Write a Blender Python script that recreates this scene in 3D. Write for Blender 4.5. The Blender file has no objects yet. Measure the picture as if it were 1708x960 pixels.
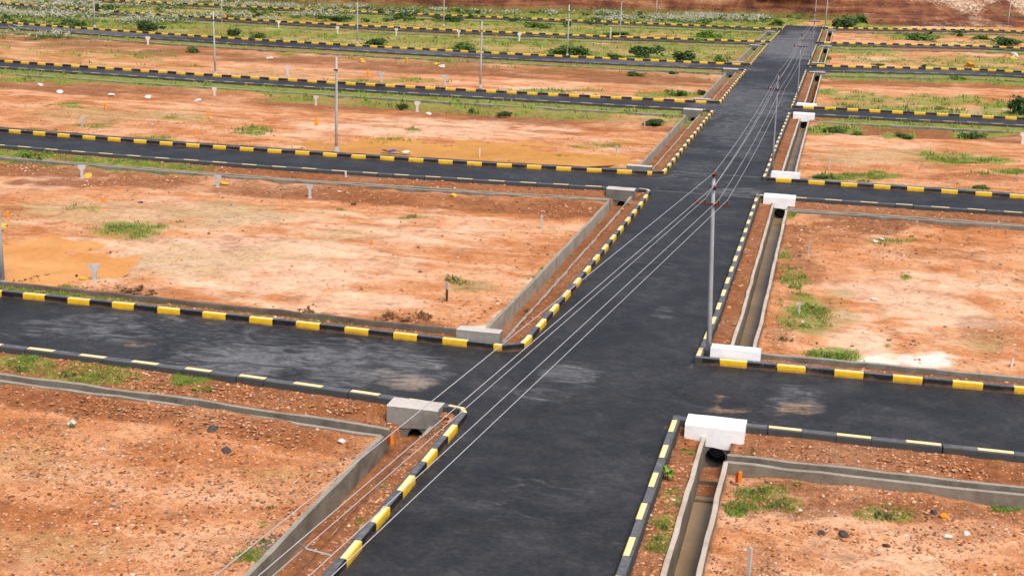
import bpy, bmesh, math, random
import numpy as np
from mathutils import Matrix, Vector

# ------------------------------------------------------------------ camera
sc = bpy.context.scene
COL = sc.collection
H = 18.0
FPX, PITCH, YAW, ROLL = 2312.914, 0.252796243, 0.225851294, 0.0350340819
def cam_axes():
    cy, sy, cp, sp, cr, sr = math.cos(YAW), math.sin(YAW), math.cos(PITCH), math.sin(PITCH), math.cos(ROLL), math.sin(ROLL)
    fw = np.array([-sy*cp, cy*cp, -sp]); rt = np.array([cy, sy, 0.0]); up = np.cross(rt, fw)
    return cr*rt + sr*up, -sr*rt + cr*up, fw
RT, UP, FW = cam_axes()
cd = bpy.data.cameras.new('camera'); cam = bpy.data.objects.new('camera', cd); COL.objects.link(cam)
cd.sensor_width = 36.0; cd.lens = FPX/1708*36.0; cd.clip_start = 0.5; cd.clip_end = 3000
M = Matrix.Identity(4)
for i in range(3):
    M[i][0] = RT[i]; M[i][1] = UP[i]; M[i][2] = -FW[i]
M[0][3], M[1][3], M[2][3] = 0, 0, H
cam.matrix_world = M
sc.camera = cam

# ------------------------------------------------------------------ light (thin bright overcast)
SUN_EL, SUN_AZ = math.radians(56), math.radians(138)     # azimuth clockwise from +Y
w = bpy.data.worlds.new('World'); sc.world = w; w.use_nodes = True
nt = w.node_tree; bg = nt.nodes['Background']
sky = nt.nodes.new('ShaderNodeTexSky'); sky.sky_type = 'NISHITA'; sky.sun_disc = False
sky.sun_elevation = SUN_EL; sky.sun_rotation = SUN_AZ; sky.dust_density = 4.0; sky.air_density = 1.0
nt.links.new(sky.outputs[0], bg.inputs[0]); bg.inputs[1].default_value = 0.095
sl = bpy.data.lights.new('sun', 'SUN'); sl.energy = 1.5; sl.angle = math.radians(24); sl.color = (1.0, 0.93, 0.84)
so = bpy.data.objects.new('sun', sl); COL.objects.link(so)
d = Vector((math.sin(SUN_AZ)*math.cos(SUN_EL), math.cos(SUN_AZ)*math.cos(SUN_EL), math.sin(SUN_EL)))
so.rotation_euler = d.to_track_quat('Z', 'Y').to_euler()
sc.view_settings.view_transform = 'Standard'; sc.view_settings.look = 'None'
sc.view_settings.gamma = 1.0; sc.view_settings.use_curve_mapping = False
sc.view_settings.exposure = 0.88

# ------------------------------------------------------------------ small helpers
R = random.Random(7)
def at(px, py, z=0.0):
    """ground point seen at a photo pixel, at height z"""
    dd = (px-854)/FPX*RT - (py-480)/FPX*UP + FW
    t = (z-H)/dd[2]
    return np.array([dd[0]*t, dd[1]*t, z])
def tag(o, label=None, cat=None, group=None, kind=None):
    if label: o['label'] = label
    if cat: o['category'] = cat
    if group: o['group'] = group
    if kind: o['kind'] = kind
    return o
def empty(name, loc, rz=0.0):
    o = bpy.data.objects.new(name, None); o.location = loc; o.rotation_euler = (0, 0, rz); o.empty_display_size = 0.3
    COL.objects.link(o); return o
def obj(name, me, parent=None, loc=None):
    o = bpy.data.objects.new(name, me); COL.objects.link(o)
    if parent: o.parent = parent
    if loc is not None: o.location = loc
    return o
def copy_tree(o, parent=None):
    c = o.copy(); COL.objects.link(c)
    if parent: c.parent = parent
    for ch in list(o.children): copy_tree(ch, c)
    return c
class MB:
    def __init__(s): s.v = []; s.f = []; s.m = []
    def add(s, vs, fs, mi=0):
        b = len(s.v); s.v += [tuple(map(float, q)) for q in vs]
        for f in fs: s.f.append(tuple(i+b for i in f)); s.m.append(mi)
    def box(s, x0, x1, y0, y1, z0, z1, mi=0, jit=0):
        vs = [(x, y, z) for x in (x0, x1) for y in (y0, y1) for z in (z0, z1)]
        if jit: vs = [tuple(c+R.uniform(-jit, jit) for c in q) for q in vs]
        s.add(vs, [(0,1,3,2), (4,6,7,5), (0,4,5,1), (2,3,7,6), (0,2,6,4), (1,5,7,3)], mi)
    def tube(s, pts, rad, n=8, mi=0, cap=True):
        P = [np.array(p, float) for p in pts]; b = len(s.v)
        for i, p in enumerate(P):
            t = P[min(i+1, len(P)-1)] - P[max(i-1, 0)]; t /= np.linalg.norm(t)
            a = np.cross(t, [0, 0, 1.0])
            if np.linalg.norm(a) < 1e-3: a = np.cross(t, [1.0, 0, 0])
            a /= np.linalg.norm(a); c = np.cross(a, t); r = rad[i] if isinstance(rad, (list, tuple)) else rad
            for k in range(n):
                q = 2*math.pi*k/n; s.v.append(tuple(p + r*(math.cos(q)*a + math.sin(q)*c)))
        for i in range(len(P)-1):
            for k in range(n):
                s.f.append((b+i*n+k, b+i*n+(k+1) % n, b+(i+1)*n+(k+1) % n, b+(i+1)*n+k)); s.m.append(mi)
        if cap:
            s.f.append(tuple(b+k for k in range(n))[::-1]); s.m.append(mi)
            s.f.append(tuple(b+(len(P)-1)*n+k for k in range(n))); s.m.append(mi)
    def mesh(s, name, mats, smooth=False):
        me = bpy.data.meshes.new(name); me.from_pydata(s.v, [], s.f)
        for m in (mats if isinstance(mats, (list, tuple)) else [mats]): me.materials.append(m)
        me.polygons.foreach_set('material_index', s.m)
        if smooth: me.polygons.foreach_set('use_smooth', [True]*len(s.f))
        bm = bmesh.new(); bm.from_mesh(me); bmesh.ops.recalc_face_normals(bm, faces=bm.faces); bm.to_mesh(me); bm.free()
        me.update(); return me
    def build(s, name, mats, parent=None, loc=None, smooth=False):
        return obj(name, s.mesh(name, mats, smooth), parent, loc)
def fast_mesh(name, V, F, mats, mi=None, smooth=False):
    """V (n,3), F (m,k) with one k"""
    V = np.asarray(V, np.float32); F = np.asarray(F, np.int32); k = F.shape[1]
    me = bpy.data.meshes.new(name); me.vertices.add(len(V)); me.vertices.foreach_set('co', V.ravel())
    me.loops.add(F.size); me.loops.foreach_set('vertex_index', F.ravel())
    me.polygons.add(len(F)); me.polygons.foreach_set('loop_start', np.arange(0, F.size, k, dtype=np.int32))
    for m in (mats if isinstance(mats, (list, tuple)) else [mats]): me.materials.append(m)
    if mi is not None: me.polygons.foreach_set('material_index', np.asarray(mi, np.int32))
    if smooth: me.polygons.foreach_set('use_smooth', np.ones(len(F), bool))
    me.update(calc_edges=True); me.validate(); return me
_rng = np.random.default_rng(3)
_LAT = _rng.random((257, 257))
_LAT[256] = _LAT[0]; _LAT[:, 256] = _LAT[:, 0]
def vnoise(x, y):
    xi = np.floor(x).astype(int); yi = np.floor(y).astype(int); fx = x-xi; fy = y-yi
    fx = fx*fx*(3-2*fx); fy = fy*fy*(3-2*fy); xi %= 256; yi %= 256
    a = _LAT[xi, yi]; b = _LAT[xi+1, yi]; c = _LAT[xi, yi+1]; e = _LAT[xi+1, yi+1]
    return (a*(1-fx)+b*fx)*(1-fy) + (c*(1-fx)+e*fx)*fy
def fbm(x, y, sc0, oc=4, g=.5, seed=0):
    t = 0; a = 1; n = 0; s = sc0
    for i in range(oc):
        t = t + a*vnoise(x*s+17.3*i+seed*31.7, y*s+9.1*i+seed*11.3); n += a; a *= g; s *= 2.03
    return t/n
def sstep(a, b, x):
    t = np.clip((x-a)/(b-a), 0, 1); return t*t*(3-2*t)
def blob_mask(X, Y, blobs, z=-.3, ragged=.75):
    """soil/grass patches: ellipses on the ground, ragged by noise"""
    m = np.zeros_like(X); nz = fbm(X, Y, .42, 4, .65, 5)
    for px, py, rx, ry, s in blobs:
        c = at(px, py, z); ex = at(px+rx, py, z)-c; ey = at(px, py-ry, z)-c
        det = ex[0]*ey[1]-ex[1]*ey[0]; dx = X-c[0]; dy = Y-c[1]
        a = (dx*ey[1]-dy*ey[0])/det; b = (-dx*ex[1]+dy*ex[0])/det
        r = np.sqrt(a*a+b*b) + (nz-.5)*ragged*2
        m = np.maximum(m, s*(1-sstep(.45, 1.1, r)))
    return m

# ------------------------------------------------------------------ materials
def nmat(name, base=(.5, .5, .5), rough=.8, spec=.3):
    m = bpy.data.materials.new(name); m.use_nodes = True
    b = m.node_tree.nodes['Principled BSDF']
    b.inputs['Base Color'].default_value = (*base, 1); b.inputs['Roughness'].default_value = rough
    b.inputs['Specular IOR Level'].default_value = spec
    return m
class NT:
    def __init__(s, m): s.t = m.node_tree; s.b = s.t.nodes['Principled BSDF']; s.pos = s.t.nodes.new('ShaderNodeNewGeometry').outputs['Position']
    def n(s, ty, **k):
        x = s.t.nodes.new(ty)
        for a, v in k.items(): setattr(x, a, v)
        return x
    def put(s, a, b):
        if isinstance(a, (int, float)): b.default_value = a
        elif isinstance(a, tuple): b.default_value = (*a, 1) if len(a) == 3 and b.type == 'RGBA' else a
        else: s.t.links.new(a, b)
    def noise(s, scale, detail=4, rough=.55, dist=0, vec=None, stretch=None):
        x = s.n('ShaderNodeTexNoise'); x.inputs['Scale'].default_value = scale; x.inputs['Detail'].default_value = detail
        x.inputs['Roughness'].default_value = rough; x.inputs['Distortion'].default_value = dist
        v = vec or s.pos
        if stretch:
            mp = s.n('ShaderNodeMapping'); mp.inputs['Scale'].default_value = stretch; s.put(v, mp.inputs[0]); v = mp.outputs[0]
        s.put(v, x.inputs['Vector']); return x.outputs['Fac']
    def voro(s, scale, out='Distance', feat='F1'):
        x = s.n('ShaderNodeTexVoronoi', feature=feat); x.inputs['Scale'].default_value = scale; s.put(s.pos, x.inputs['Vector']); return x.outputs[out]
    def ramp(s, fac, stops, interp='LINEAR'):
        x = s.n('ShaderNodeValToRGB'); x.color_ramp.interpolation = interp; e = x.color_ramp.elements
        while len(e) < len(stops): e.new(.5)
        for q, (p, c) in zip(e, stops):
            q.position = p; q.color = (c, c, c, 1) if isinstance(c, (int, float)) else (*c, 1)
        s.put(fac, x.inputs[0]); return x.outputs[0]
    def mix(s, fac, a, b, mode='MIX'):
        x = s.n('ShaderNodeMix', data_type='RGBA', blend_type=mode); s.put(fac, x.inputs[0]); s.put(a, x.inputs[6]); s.put(b, x.inputs[7]); return x.outputs[2]
    def math(s, op, a, b=0.0, c=0.0):
        x = s.n('ShaderNodeMath', operation=op); s.put(a, x.inputs[0]); s.put(b, x.inputs[1]); s.put(c, x.inputs[2]); return x.outputs[0]
    def attr(s, name):
        x = s.n('ShaderNodeAttribute', attribute_name=name); sp = s.n('ShaderNodeSeparateColor'); s.put(x.outputs['Color'], sp.inputs[0]); return sp.outputs
    def thr(s, mask, noise, lo=.0, hi=.35, k=1.0):
        """mask broken up by noise: smoothstep(mask + k*(noise-.5)-.5)"""
        v = s.math('MULTIPLY_ADD', s.math('SUBTRACT', noise, .5), k, mask)
        x = s.n('ShaderNodeMapRange', interpolation_type='SMOOTHSTEP'); s.put(v, x.inputs[0]); x.inputs[1].default_value = lo; x.inputs[2].default_value = hi
        return x.outputs[0]
    def bump(s, h, strength=.5, dist=.05):
        x = s.n('ShaderNodeBump'); x.inputs['Strength'].default_value = strength; x.inputs['Distance'].default_value = dist
        s.put(h, x.inputs['Height']); s.t.links.new(x.outputs[0], s.b.inputs['Normal'])
    def base(s, c): s.put(c, s.b.inputs['Base Color'])

def mat_ground():
    m = nmat('red_earth', rough=.95, spec=.12); t = NT(m)
    n0 = t.noise(.035, 4, .6); n1 = t.noise(.16, 6, .62, .6); n2 = t.noise(.75, 6, .65, .4); n3 = t.noise(3.2, 5, .65); n4 = t.noise(14, 3, .7)
    st = t.noise(.35, 5, .6, 1.2, stretch=(.35, 1.0, 1.0))
    f = t.math('MULTIPLY_ADD', n1, .5, t.math('MULTIPLY', st, .5))
    f = t.math('MULTIPLY_ADD', n0, .30, t.math('MULTIPLY', f, .80))
    c = t.ramp(f, [(.30, (.165, .052, .018)), (.41, (.32, .108, .034)), (.50, (.50, .200, .076)), (.57, (.62, .30, .145)), (.66, (.72, .44, .27))])
    A = t.attr('soil_a'); B = t.attr('soil_b')       # a: grass, pale, brown   b: wet, clod, tan
    c = t.mix(t.math('MULTIPLY', t.thr(A[1], st, .18, 1.15, 1.2), .85), c, t.mix(n2, (.68, .385, .215), (.86, .665, .51)))
    c = t.mix(t.math('MULTIPLY', t.thr(A[1], n2, 1.0, 2.1, .9), .8), c, (.88, .74, .65))
    c = t.mix(t.math('MULTIPLY', t.thr(B[2], n2, .02, .9, 1.3), .75), c, t.mix(n3, (.26, .18, .06), (.47, .36, .17)))
    c = t.mix(t.math('MULTIPLY', t.thr(A[2], n2, .25, .95, 1.2), .88), c, t.mix(n3, (.13, .048, .020), (.31, .115, .045)))
    c = t.mix(t.math('MULTIPLY', B[0], .8), c, t.mix(n2, (.34, .135, .025), (.50, .23, .05)))
    g = t.thr(A[0], t.math('MULTIPLY_ADD', n3, .5, t.math('MULTIPLY', n2, .5)), .14, .85, 1.7)
    c = t.mix(t.math('MULTIPLY', g, .82), c, t.mix(n3, (.085, .15, .015), (.27, .335, .065)))
    # clods, pebbles, small stones in the earth
    v = t.voro(9, 'Distance'); vc = t.voro(9, 'Color'); sp = t.n('ShaderNodeSeparateColor'); t.put(vc, sp.inputs[0])
    peb = t.math('MULTIPLY', t.math('LESS_THAN', v, .34), t.math('GREATER_THAN', sp.outputs[0], .66))
    peb = t.math('MULTIPLY', peb, B[1])
    c = t.mix(t.math('MULTIPLY', peb, .8), c, t.ramp(sp.outputs[1], [(0, (.12, .06, .035)), (.4, (.40, .17, .08)), (.75, (.62, .36, .22)), (1, (.75, .62, .52))]))
    sp4 = t.ramp(n4, [(.30, .62), (.5, 1.0), (.70, 1.22)])
    c = t.mix(t.math('MULTIPLY_ADD', B[1], .6, .3), c, t.mix(1.0, c, sp4, 'MULTIPLY'))
    c = t.mix(.75, c, t.mix(1.0, c, t.ramp(n2, [(.30, .55), (.46, 1.0), (.70, 1.14)]), 'MULTIPLY'))
    n3r = t.ramp(n3, [(.3, .62), (.5, 1.0), (.72, 1.2)])
    c = t.mix(.8, c, t.mix(1.0, c, n3r, 'MULTIPLY'))
    t.base(c)
    h = t.math('MULTIPLY_ADD', n4, .35, t.math('MULTIPLY_ADD', n3, 1.0, t.math('MULTIPLY', peb, .5)))
    t.bump(h, .8, .09); return m
def mat_asphalt():
    m = nmat('asphalt', rough=.6, spec=.28); t = NT(m)
    n1 = t.noise(.22, 6, .62, .8); n2 = t.noise(1.1, 6, .65, .5); n3 = t.noise(4.5, 7, .78); n4 = t.noise(26, 3, .7)
    wv = t.noise(.85, 6, .62, 2.6, stretch=(.55, 1.2, 1))
    A = t.attr('dust_glare')                                # r: painted far glare and pale dust, g: sandy, b: brown mud
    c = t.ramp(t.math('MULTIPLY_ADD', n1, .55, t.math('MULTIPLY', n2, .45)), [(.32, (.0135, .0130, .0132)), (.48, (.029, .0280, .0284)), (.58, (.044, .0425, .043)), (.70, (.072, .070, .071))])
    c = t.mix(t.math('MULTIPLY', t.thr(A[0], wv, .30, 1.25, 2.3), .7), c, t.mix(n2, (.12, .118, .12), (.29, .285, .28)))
    c = t.mix(t.math('MULTIPLY', t.thr(A[1], wv, .35, 1.25, 1.6), .75), c, (.33, .25, .19))
    c = t.mix(t.math('MULTIPLY', t.thr(A[2], t.math('MULTIPLY_ADD', n3, .4, t.math('MULTIPLY', wv, .6)), .45, 1.1, 2.6), .7), c, (.34, .20, .11))
    c = t.mix(.9, c, t.mix(1.0, c, t.ramp(n3, [(.3, .50), (.52, 1.0), (.72, 1.65)]), 'MULTIPLY'))
    c = t.mix(.6, c, t.mix(1.0, c, t.ramp(n4, [(.3, .55), (.7, 1.5)]), 'MULTIPLY'))
    t.base(c); t.put(t.ramp(n2, [(.3, .46), (.7, .78)]), t.b.inputs['Roughness'])
    t.bump(t.math('MULTIPLY_ADD', n4, .5, n3), .5, .012); return m
def mat_concrete(name, a, b, stain=(.10, .085, .06), rs=.9, k=.5):
    m = nmat(name, rough=rs, spec=.2); t = NT(m)
    n1 = t.noise(.9, 5, .65, .3); n2 = t.noise(5, 5, .65); n3 = t.noise(40, 2)
    c = t.mix(n2, a, b)
    c = t.mix(t.math('MULTIPLY', t.ramp(n1, [(.42, 0.0), (.68, 1.0)]), k), c, stain)
    c = t.mix(.5, c, t.mix(1.0, c, t.ramp(n3, [(.3, .75), (.7, 1.2)]), 'MULTIPLY'))
    t.base(c); t.bump(t.math('MULTIPLY_ADD', n3, .3, n2), .5, .02); return m
def mat_paint(name, a, dirt, k=.4, rough=.6, sc=2.5, lo=.5):
    m = nmat(name, rough=rough, spec=.3); t = NT(m)
    n1 = t.noise(sc, 6, .7, .4); n2 = t.noise(16, 4, .7)
    f = t.math('MULTIPLY', t.ramp(t.math('MULTIPLY_ADD', n2, .4, t.math('MULTIPLY', n1, .6)), [(lo-.06, 0.0), (lo+.2, 1.0)]), k)
    t.base(t.mix(f, a, dirt)); t.bump(n2, .25, .01); return m
def mat_kerb(name, a, dirt, chip, k):
    m = nmat(name, rough=.6, spec=.3); t = NT(m)
    n1 = t.noise(4, 6, .7, .4); n2 = t.noise(19, 5, .75); n3 = t.noise(1.3, 4, .6); sp = t.n('ShaderNodeSeparateXYZ'); t.put(t.pos, sp.inputs[0])
    c = t.mix(t.math('MULTIPLY', t.ramp(n1, [(.45, 0.0), (.70, 1.0)]), k), a, dirt)
    c = t.mix(t.ramp(t.math('MULTIPLY_ADD', n2, .6, t.math('MULTIPLY', n3, .4)), [(.585, 0.0), (.62, .85)]), c, chip)
    mud = t.math('MULTIPLY_ADD', n2, .22, t.math('MULTIPLY_ADD', n3, .30, t.math('MULTIPLY', sp.outputs[2], -1.0)))
    c = t.mix(t.ramp(mud, [(.12, 0.0), (.26, .75)]), c, (.20, .105, .055))
    t.base(c); t.bump(n2, .4, .012); return m
def mat_leaf(name, a, b, c3):
    m = nmat(name, rough=.65, spec=.25); t = NT(m)
    oi = t.n('ShaderNodeObjectInfo').outputs['Random']
    n = t.noise(1.7, 3); n2 = t.noise(11, 2)
    c = t.ramp(t.math('MULTIPLY_ADD', n2, .5, t.math('MULTIPLY', n, .5)), [(.32, a), (.52, b), (.70, c3)])
    c = t.mix(.5, c, t.mix(1.0, c, t.ramp(oi, [(0, .7), (1, 1.25)]), 'MULTIPLY'))
    t.base(c); return m
def mat_cut():
    m = nmat('cut_earth', rough=.95, spec=.1); t = NT(m)
    a = t.noise(.16, 6, .65, .6, stretch=(1, 1, .3)); lay = t.noise(.9, 5, .6, .5, stretch=(.08, .08, 1.0)); n3 = t.noise(1.6, 5, .65)
    c = t.ramp(t.math('MULTIPLY_ADD', a, .5, t.math('MULTIPLY', lay, .5)), [(.34, (.055, .024, .018)), (.46, (.15, .055, .032)), (.55, (.27, .115, .055)), (.66, (.42, .24, .13))])
    A = t.attr('soil_a')
    c = t.mix(t.thr(A[1], n3, .3, .8, 1.0), c, t.ramp(n3, [(.3, (.30, .19, .11)), (.5, (.46, .32, .21)), (.7, (.62, .50, .38))]))
    c = t.mix(t.math('MULTIPLY', t.thr(A[0], n3, .4, .8, 1.4), .8), c, (.10, .14, .03))
    c = t.mix(.7, c, t.mix(1.0, c, t.ramp(n3, [(.3, .65), (.7, 1.25)]), 'MULTIPLY'))
    t.base(c); t.bump(t.math('ADD', a, n3), .8, .5); return m
def mat_water(name, a, b, rough=.16):
    m = nmat(name, rough=rough, spec=.14); t = NT(m)
    n = t.noise(.3, 4, .6, .5); n2 = t.noise(1.6, 5, .65, 1.0)
    c = t.mix(t.ramp(n, [(.35, 0.0), (.65, 1.0)]), a, b); t.base(t.mix(.7, c, t.mix(1.0, c, t.ramp(n2, [(.3, .85), (.7, 1.15)]), 'MULTIPLY')))
    t.bump(t.noise(5, 3), .06, .02); return m
G_MAT = mat_ground(); ASPH = mat_asphalt(); CUT = mat_cut()
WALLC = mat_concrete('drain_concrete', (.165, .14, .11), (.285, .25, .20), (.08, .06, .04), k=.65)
WALLL = mat_concrete('drain_concrete_lit', (.30, .265, .215), (.46, .415, .35), (.15, .115, .08), k=.5)  # lighter copy for left drain walls, their lit look put into the colour
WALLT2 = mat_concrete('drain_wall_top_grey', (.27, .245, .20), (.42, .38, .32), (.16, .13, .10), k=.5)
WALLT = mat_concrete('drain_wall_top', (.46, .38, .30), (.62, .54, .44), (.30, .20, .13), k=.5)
HWC = mat_concrete('headwall_concrete', (.20, .188, .17), (.34, .32, .295), (.10, .09, .07), k=.65)
HWT = mat_concrete('headwall_plaster_top', (.50, .455, .40), (.62, .58, .53), (.34, .26, .2), k=.4)
WHITE = mat_paint('whitewash', (.88, .88, .89), (.60, .56, .52), .55, .8, 1.6)
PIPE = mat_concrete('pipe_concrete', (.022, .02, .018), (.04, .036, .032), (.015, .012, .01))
HWD = mat_concrete('headwall_dark_concrete', (.13, .125, .115), (.22, .21, .195), (.07, .065, .055), k=.6)
WALLD = mat_concrete('drain_concrete_soiled', (.13, .095, .07), (.24, .19, .145), (.07, .045, .03), k=.6)
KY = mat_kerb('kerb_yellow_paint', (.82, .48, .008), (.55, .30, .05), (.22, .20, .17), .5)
KYT = mat_paint('kerb_yellow_paint_skyglare', (.88, .68, .32), (.66, .52, .33), .55)  # kerb tops: sky glare painted in as a paler yellow
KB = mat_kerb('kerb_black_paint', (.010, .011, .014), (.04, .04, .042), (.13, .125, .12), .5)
KBT = mat_paint('kerb_black_paint_skyglare', (.085, .086, .095), (.30, .29, .28), .75)  # kerb tops: black lifted to grey, skylight put into the colour
KG = mat_concrete('kerb_back_concrete', (.036, .040, .043), (.075, .080, .082), (.09, .065, .045), k=.4)
KGT = mat_concrete('kerb_top_concrete', (.085, .086, .088), (.16, .16, .16), (.06, .055, .05), k=.4)
POLE = mat_concrete('pole_grey', (.30, .305, .315), (.42, .425, .435), (.22, .21, .20), .7, .5)
POLEL = mat_concrete('pole_pale', (.40, .41, .42), (.52, .53, .54), (.28, .27, .26), .7, .45)
POLED = mat_concrete('pole_weathered', (.22, .225, .235), (.30, .305, .31), (.17, .16, .16), .7, .5)
REDIRON = mat_paint('red_oxide_iron', (.11, .030, .024), (.10, .04, .03), .5)
DARKIRON = mat_paint('dark_iron', (.05, .045, .045), (.10, .07, .05), .5)
INSUL = mat_paint('brown_glaze', (.14, .03, .018), (.10, .03, .02), .3, .25)
WIREM = mat_paint('aluminium_wire', (.42, .42, .43), (.34, .34, .34), .3, .5)
STONE = mat_concrete('marker_stone', (.40, .40, .41), (.55, .55, .55), (.22, .20, .18), k=.5)
WSTONE = mat_paint('white_stone_paint', (.66, .62, .56), (.45, .34, .26), .6)
YSTONE = mat_paint('yellow_stone_paint', (.70, .42, .05), (.45, .24, .08), .5)
ORANGE = mat_paint('orange_paint', (.80, .26, .01), (.6, .2, .03), .3)
REDP = mat_paint('red_paint', (.32, .03, .02), (.2, .04, .03), .3)
BLUEP = mat_paint('blue_sheet', (.05, .07, .30), (.2, .2, .4), .3)
LEAF = mat_leaf('leaf_green', (.045, .09, .016), (.09, .165, .03), (.18, .25, .06))
LEAFD = mat_leaf('leaf_dark', (.03, .06, .018), (.055, .11, .03), (.11, .17, .05))
LEAFB = mat_leaf('leaf_fresh', (.09, .19, .018), (.16, .30, .03), (.29, .41, .08))
LEAFBR = mat_leaf('leaf_dry', (.13, .062, .026), (.24, .12, .05), (.36, .22, .09))
LEAFY = mat_leaf('leaf_olive', (.16, .15, .03), (.28, .26, .07), (.42, .36, .13))
TWIG = nmat('twig', (.10, .065, .04), .9)
PLUME = mat_leaf('plume_pale', (.27, .27, .19), (.42, .41, .30), (.62, .59, .47))
MUDW = mat_water('muddy_water', (.60, .235, .035), (.70, .33, .09), .38)
MUDW2 = mat_water('ochre_water', (.50, .20, .018), (.62, .29, .045), .42)
DRAINW = mat_water('drain_water', (.20, .135, .07), (.31, .215, .125), .35)
SEAM = mat_concrete('cement_seam', (.13, .13, .135), (.22, .22, .22), (.08, .08, .08))

# ------------------------------------------------------------------ site plan: six side roads crossing one main road
LN = {
 'Afl': (-37.2, -13.9, [-0.001062, -0.0539, 56.64]), 'Afr': (-5.2, 7.3, [0.0274, 57.86]),
 'Anl': (-33.6, -15.7, [-0.002277, -0.1264, 48.14]), 'Anr': (-1.4, 6.1, [0.01373, 50.15]),
 'Bfl': (-68.8, -16.1, [0.001764, 0.1528, 106.1]), 'Bfr': (-4.0, 11.1, [0.02359, 106.5]),
 'Bnl': (-64.2, -17.3, [0.001681, 0.1362, 98.5]), 'Bnr': (-0.2, 9.9, [0.04081, 98.96]),
 'Cfl': (-101.7, -15.2, [0.001176, 0.1369, 155.8]), 'Cfr': (-1.3, 16.5, [0.07376, 155.5]),
 'Cnl': (-95.6, -16.9, [0.0007012, 0.07462, 147.7]), 'Cnr': (-1.5, 15.9, [0.08785, 148.6]),
 'Dfl': (-138.1, -15.2, [0.001443, 0.1684, 206.2]), 'Dfr': (-3.6, 19.8, [0.3577, 208.0]),
 'Efl': (-162.2, -21.3, [0.00195, 0.324, 255.3]), 'Efr': (-3.6, 22.8, [0.4334, 256.7]),
 'Ffl': (-110.8, -25.6, [0.1255, 292.8]), 'Ffr': (3.7, 31.0, [0.5966, 300.9])}
def _ln(k, x):
    sub = 0
    if k[0] in 'DEF' and k[1] == 'n': sub = {'D': 9.0, 'E': 7.0, 'F': 6.5}[k[0]]; k = k[0]+'f'+k[2]
    lo, hi, c = LN[k]; xc = np.clip(x, lo, hi); s = xc+9
    y = np.polyval(c, s); dv = np.polyval(np.polyder(np.array(c)), s)
    # a line runs on straight past the stretch it was surveyed over; towards the main road it keeps its own slope
    inner = (x > hi) if k[2] == 'l' else (x < lo)
    return y + np.where(inner, dv, np.clip(dv, -.06, .045))*(x-xc) - sub
def YL(k, x):
    x = np.asarray(x, float); a = _ln(k+'l', np.minimum(x, -12.5)); b = _ln(k+'r', np.maximum(x, -5.0))
    t = np.clip((x+12.5)/7.5, 0, 1); return a*(1-t)+b*t
def XL(y): return np.interp(y, [34, 58, 70, 92, 105, 150, 205, 250, 308], [-12.6, -12.5, -12.38, -12.34, -12.56, -12.7, -12.85, -12.8, -12.4])
def XR(y): return np.interp(y, [38, 57, 66, 105, 126, 155, 200, 250, 308], [-5.0, -5.08, -4.97, -5.14, -5.14, -5.05, -4.95, -4.78, -4.7])
def WX(u, y):
    """plan x (main road -12.5 .. -5) to true x at distance y"""
    t = np.clip((np.asarray(u, float)+12.5)/7.5, 0, 1); return u + (XL(y)+12.5)*(1-t) + (XR(y)+5.0)*t
NAMES = 'ABCDEF'
ORD = {'A': 'nearest', 'B': 'second', 'C': 'third', 'D': 'fourth', 'E': 'fifth', 'F': 'farthest'}
XMIN, XMAX = -262.0, 112.0
DL_R, DL_P = -13.85, -15.1           # left main drain: wall by the road, wall by the plot
DR_R, DR_P = -3.72, -2.72            # right main drain
FO_R, FO_P = 1.45, 2.5               # side drain beyond a side road
NO_R, NO_P = 2.38, 3.4               # side drain before a side road
Y0, YEND, MAIN_END = 9.0, 520.0, 309.0

# ---- ground: one sheet, grid bent to the road plan
def spaced(a, b, d): return list(np.linspace(a, b, max(2, int(round((b-a)/d))+1)))[1:-1]
cols = []
def seg(a, b, d): cols.append(a); cols.extend(spaced(a, b, d))
seg(XMIN, -110, 2.0); seg(-110, -60, .9); seg(-60, -32, .4); seg(-32, DL_P-.04, .24)
for a, b in ((DL_P-.04, DL_P+.04), (DL_R-.04, DL_R+.04)): cols.extend([a, b])
cols.extend(spaced(DL_P+.04, DL_R-.04, .3)); seg(DL_R+.04, -12.62, .2); seg(-12.62, -4.88, 1.2); seg(-4.88, DR_R-.04, .2)
cols.extend([DR_R-.04, DR_R+.04, DR_P-.04, DR_P+.04]); cols.extend(spaced(DR_R+.04, DR_P-.04, .3))
seg(DR_P+.04, 16, .24); seg(16, 45, .6); seg(45, XMAX, 2.5); cols.append(XMAX)
U = np.array(sorted(set(np.round(cols, 4))))
rowsY = []; rowz = []                # per row: y for every column; zone tag
def addrow(y, z): rowsY.append(y); rowz.append(z)
def fill(y0, y1, n, z):
    for i in range(1, n): addrow(y0 + (y1-y0)*i/n, z)
ya = np.full_like(U, Y0); addrow(ya, 'plot')
for bi, nm in enumerate(NAMES):
    yn, yf = YL(nm+'n', U), YL(nm+'f', U)
    stp = [.24, .34, .55, .9, 1.2, 1.4][bi]
    start = ya if bi == 0 else prev + FO_P + .04
    end = yn - NO_P - .04
    n = int(np.ceil(np.median(end-start)/stp)); fill(start, end, n, 'plot')
    addrow(end, 'plot'); addrow(end+.08, 'drain'); fill(end+.08, yn-NO_R-.04, 3, 'drain'); addrow(yn-NO_R-.04, 'drain'); addrow(yn-NO_R+.04, 'verge')
    fill(yn-NO_R+.04, yn-.12, 9, 'verge'); addrow(yn-.12, 'verge'); addrow(yn-.05, 'road'); fill(yn-.05, yf+.05, 5, 'road'); addrow(yf+.05, 'road'); addrow(yf+.12, 'verge')
    fill(yf+.12, yf+FO_R-.04, 6, 'verge'); addrow(yf+FO_R-.04, 'verge'); addrow(yf+FO_R+.04, 'drain'); fill(yf+FO_R+.04, yf+FO_P-.04, 3, 'drain'); addrow(yf+FO_P-.04, 'drain'); addrow(yf+FO_P+.04, 'plot')
    prev = yf
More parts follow.
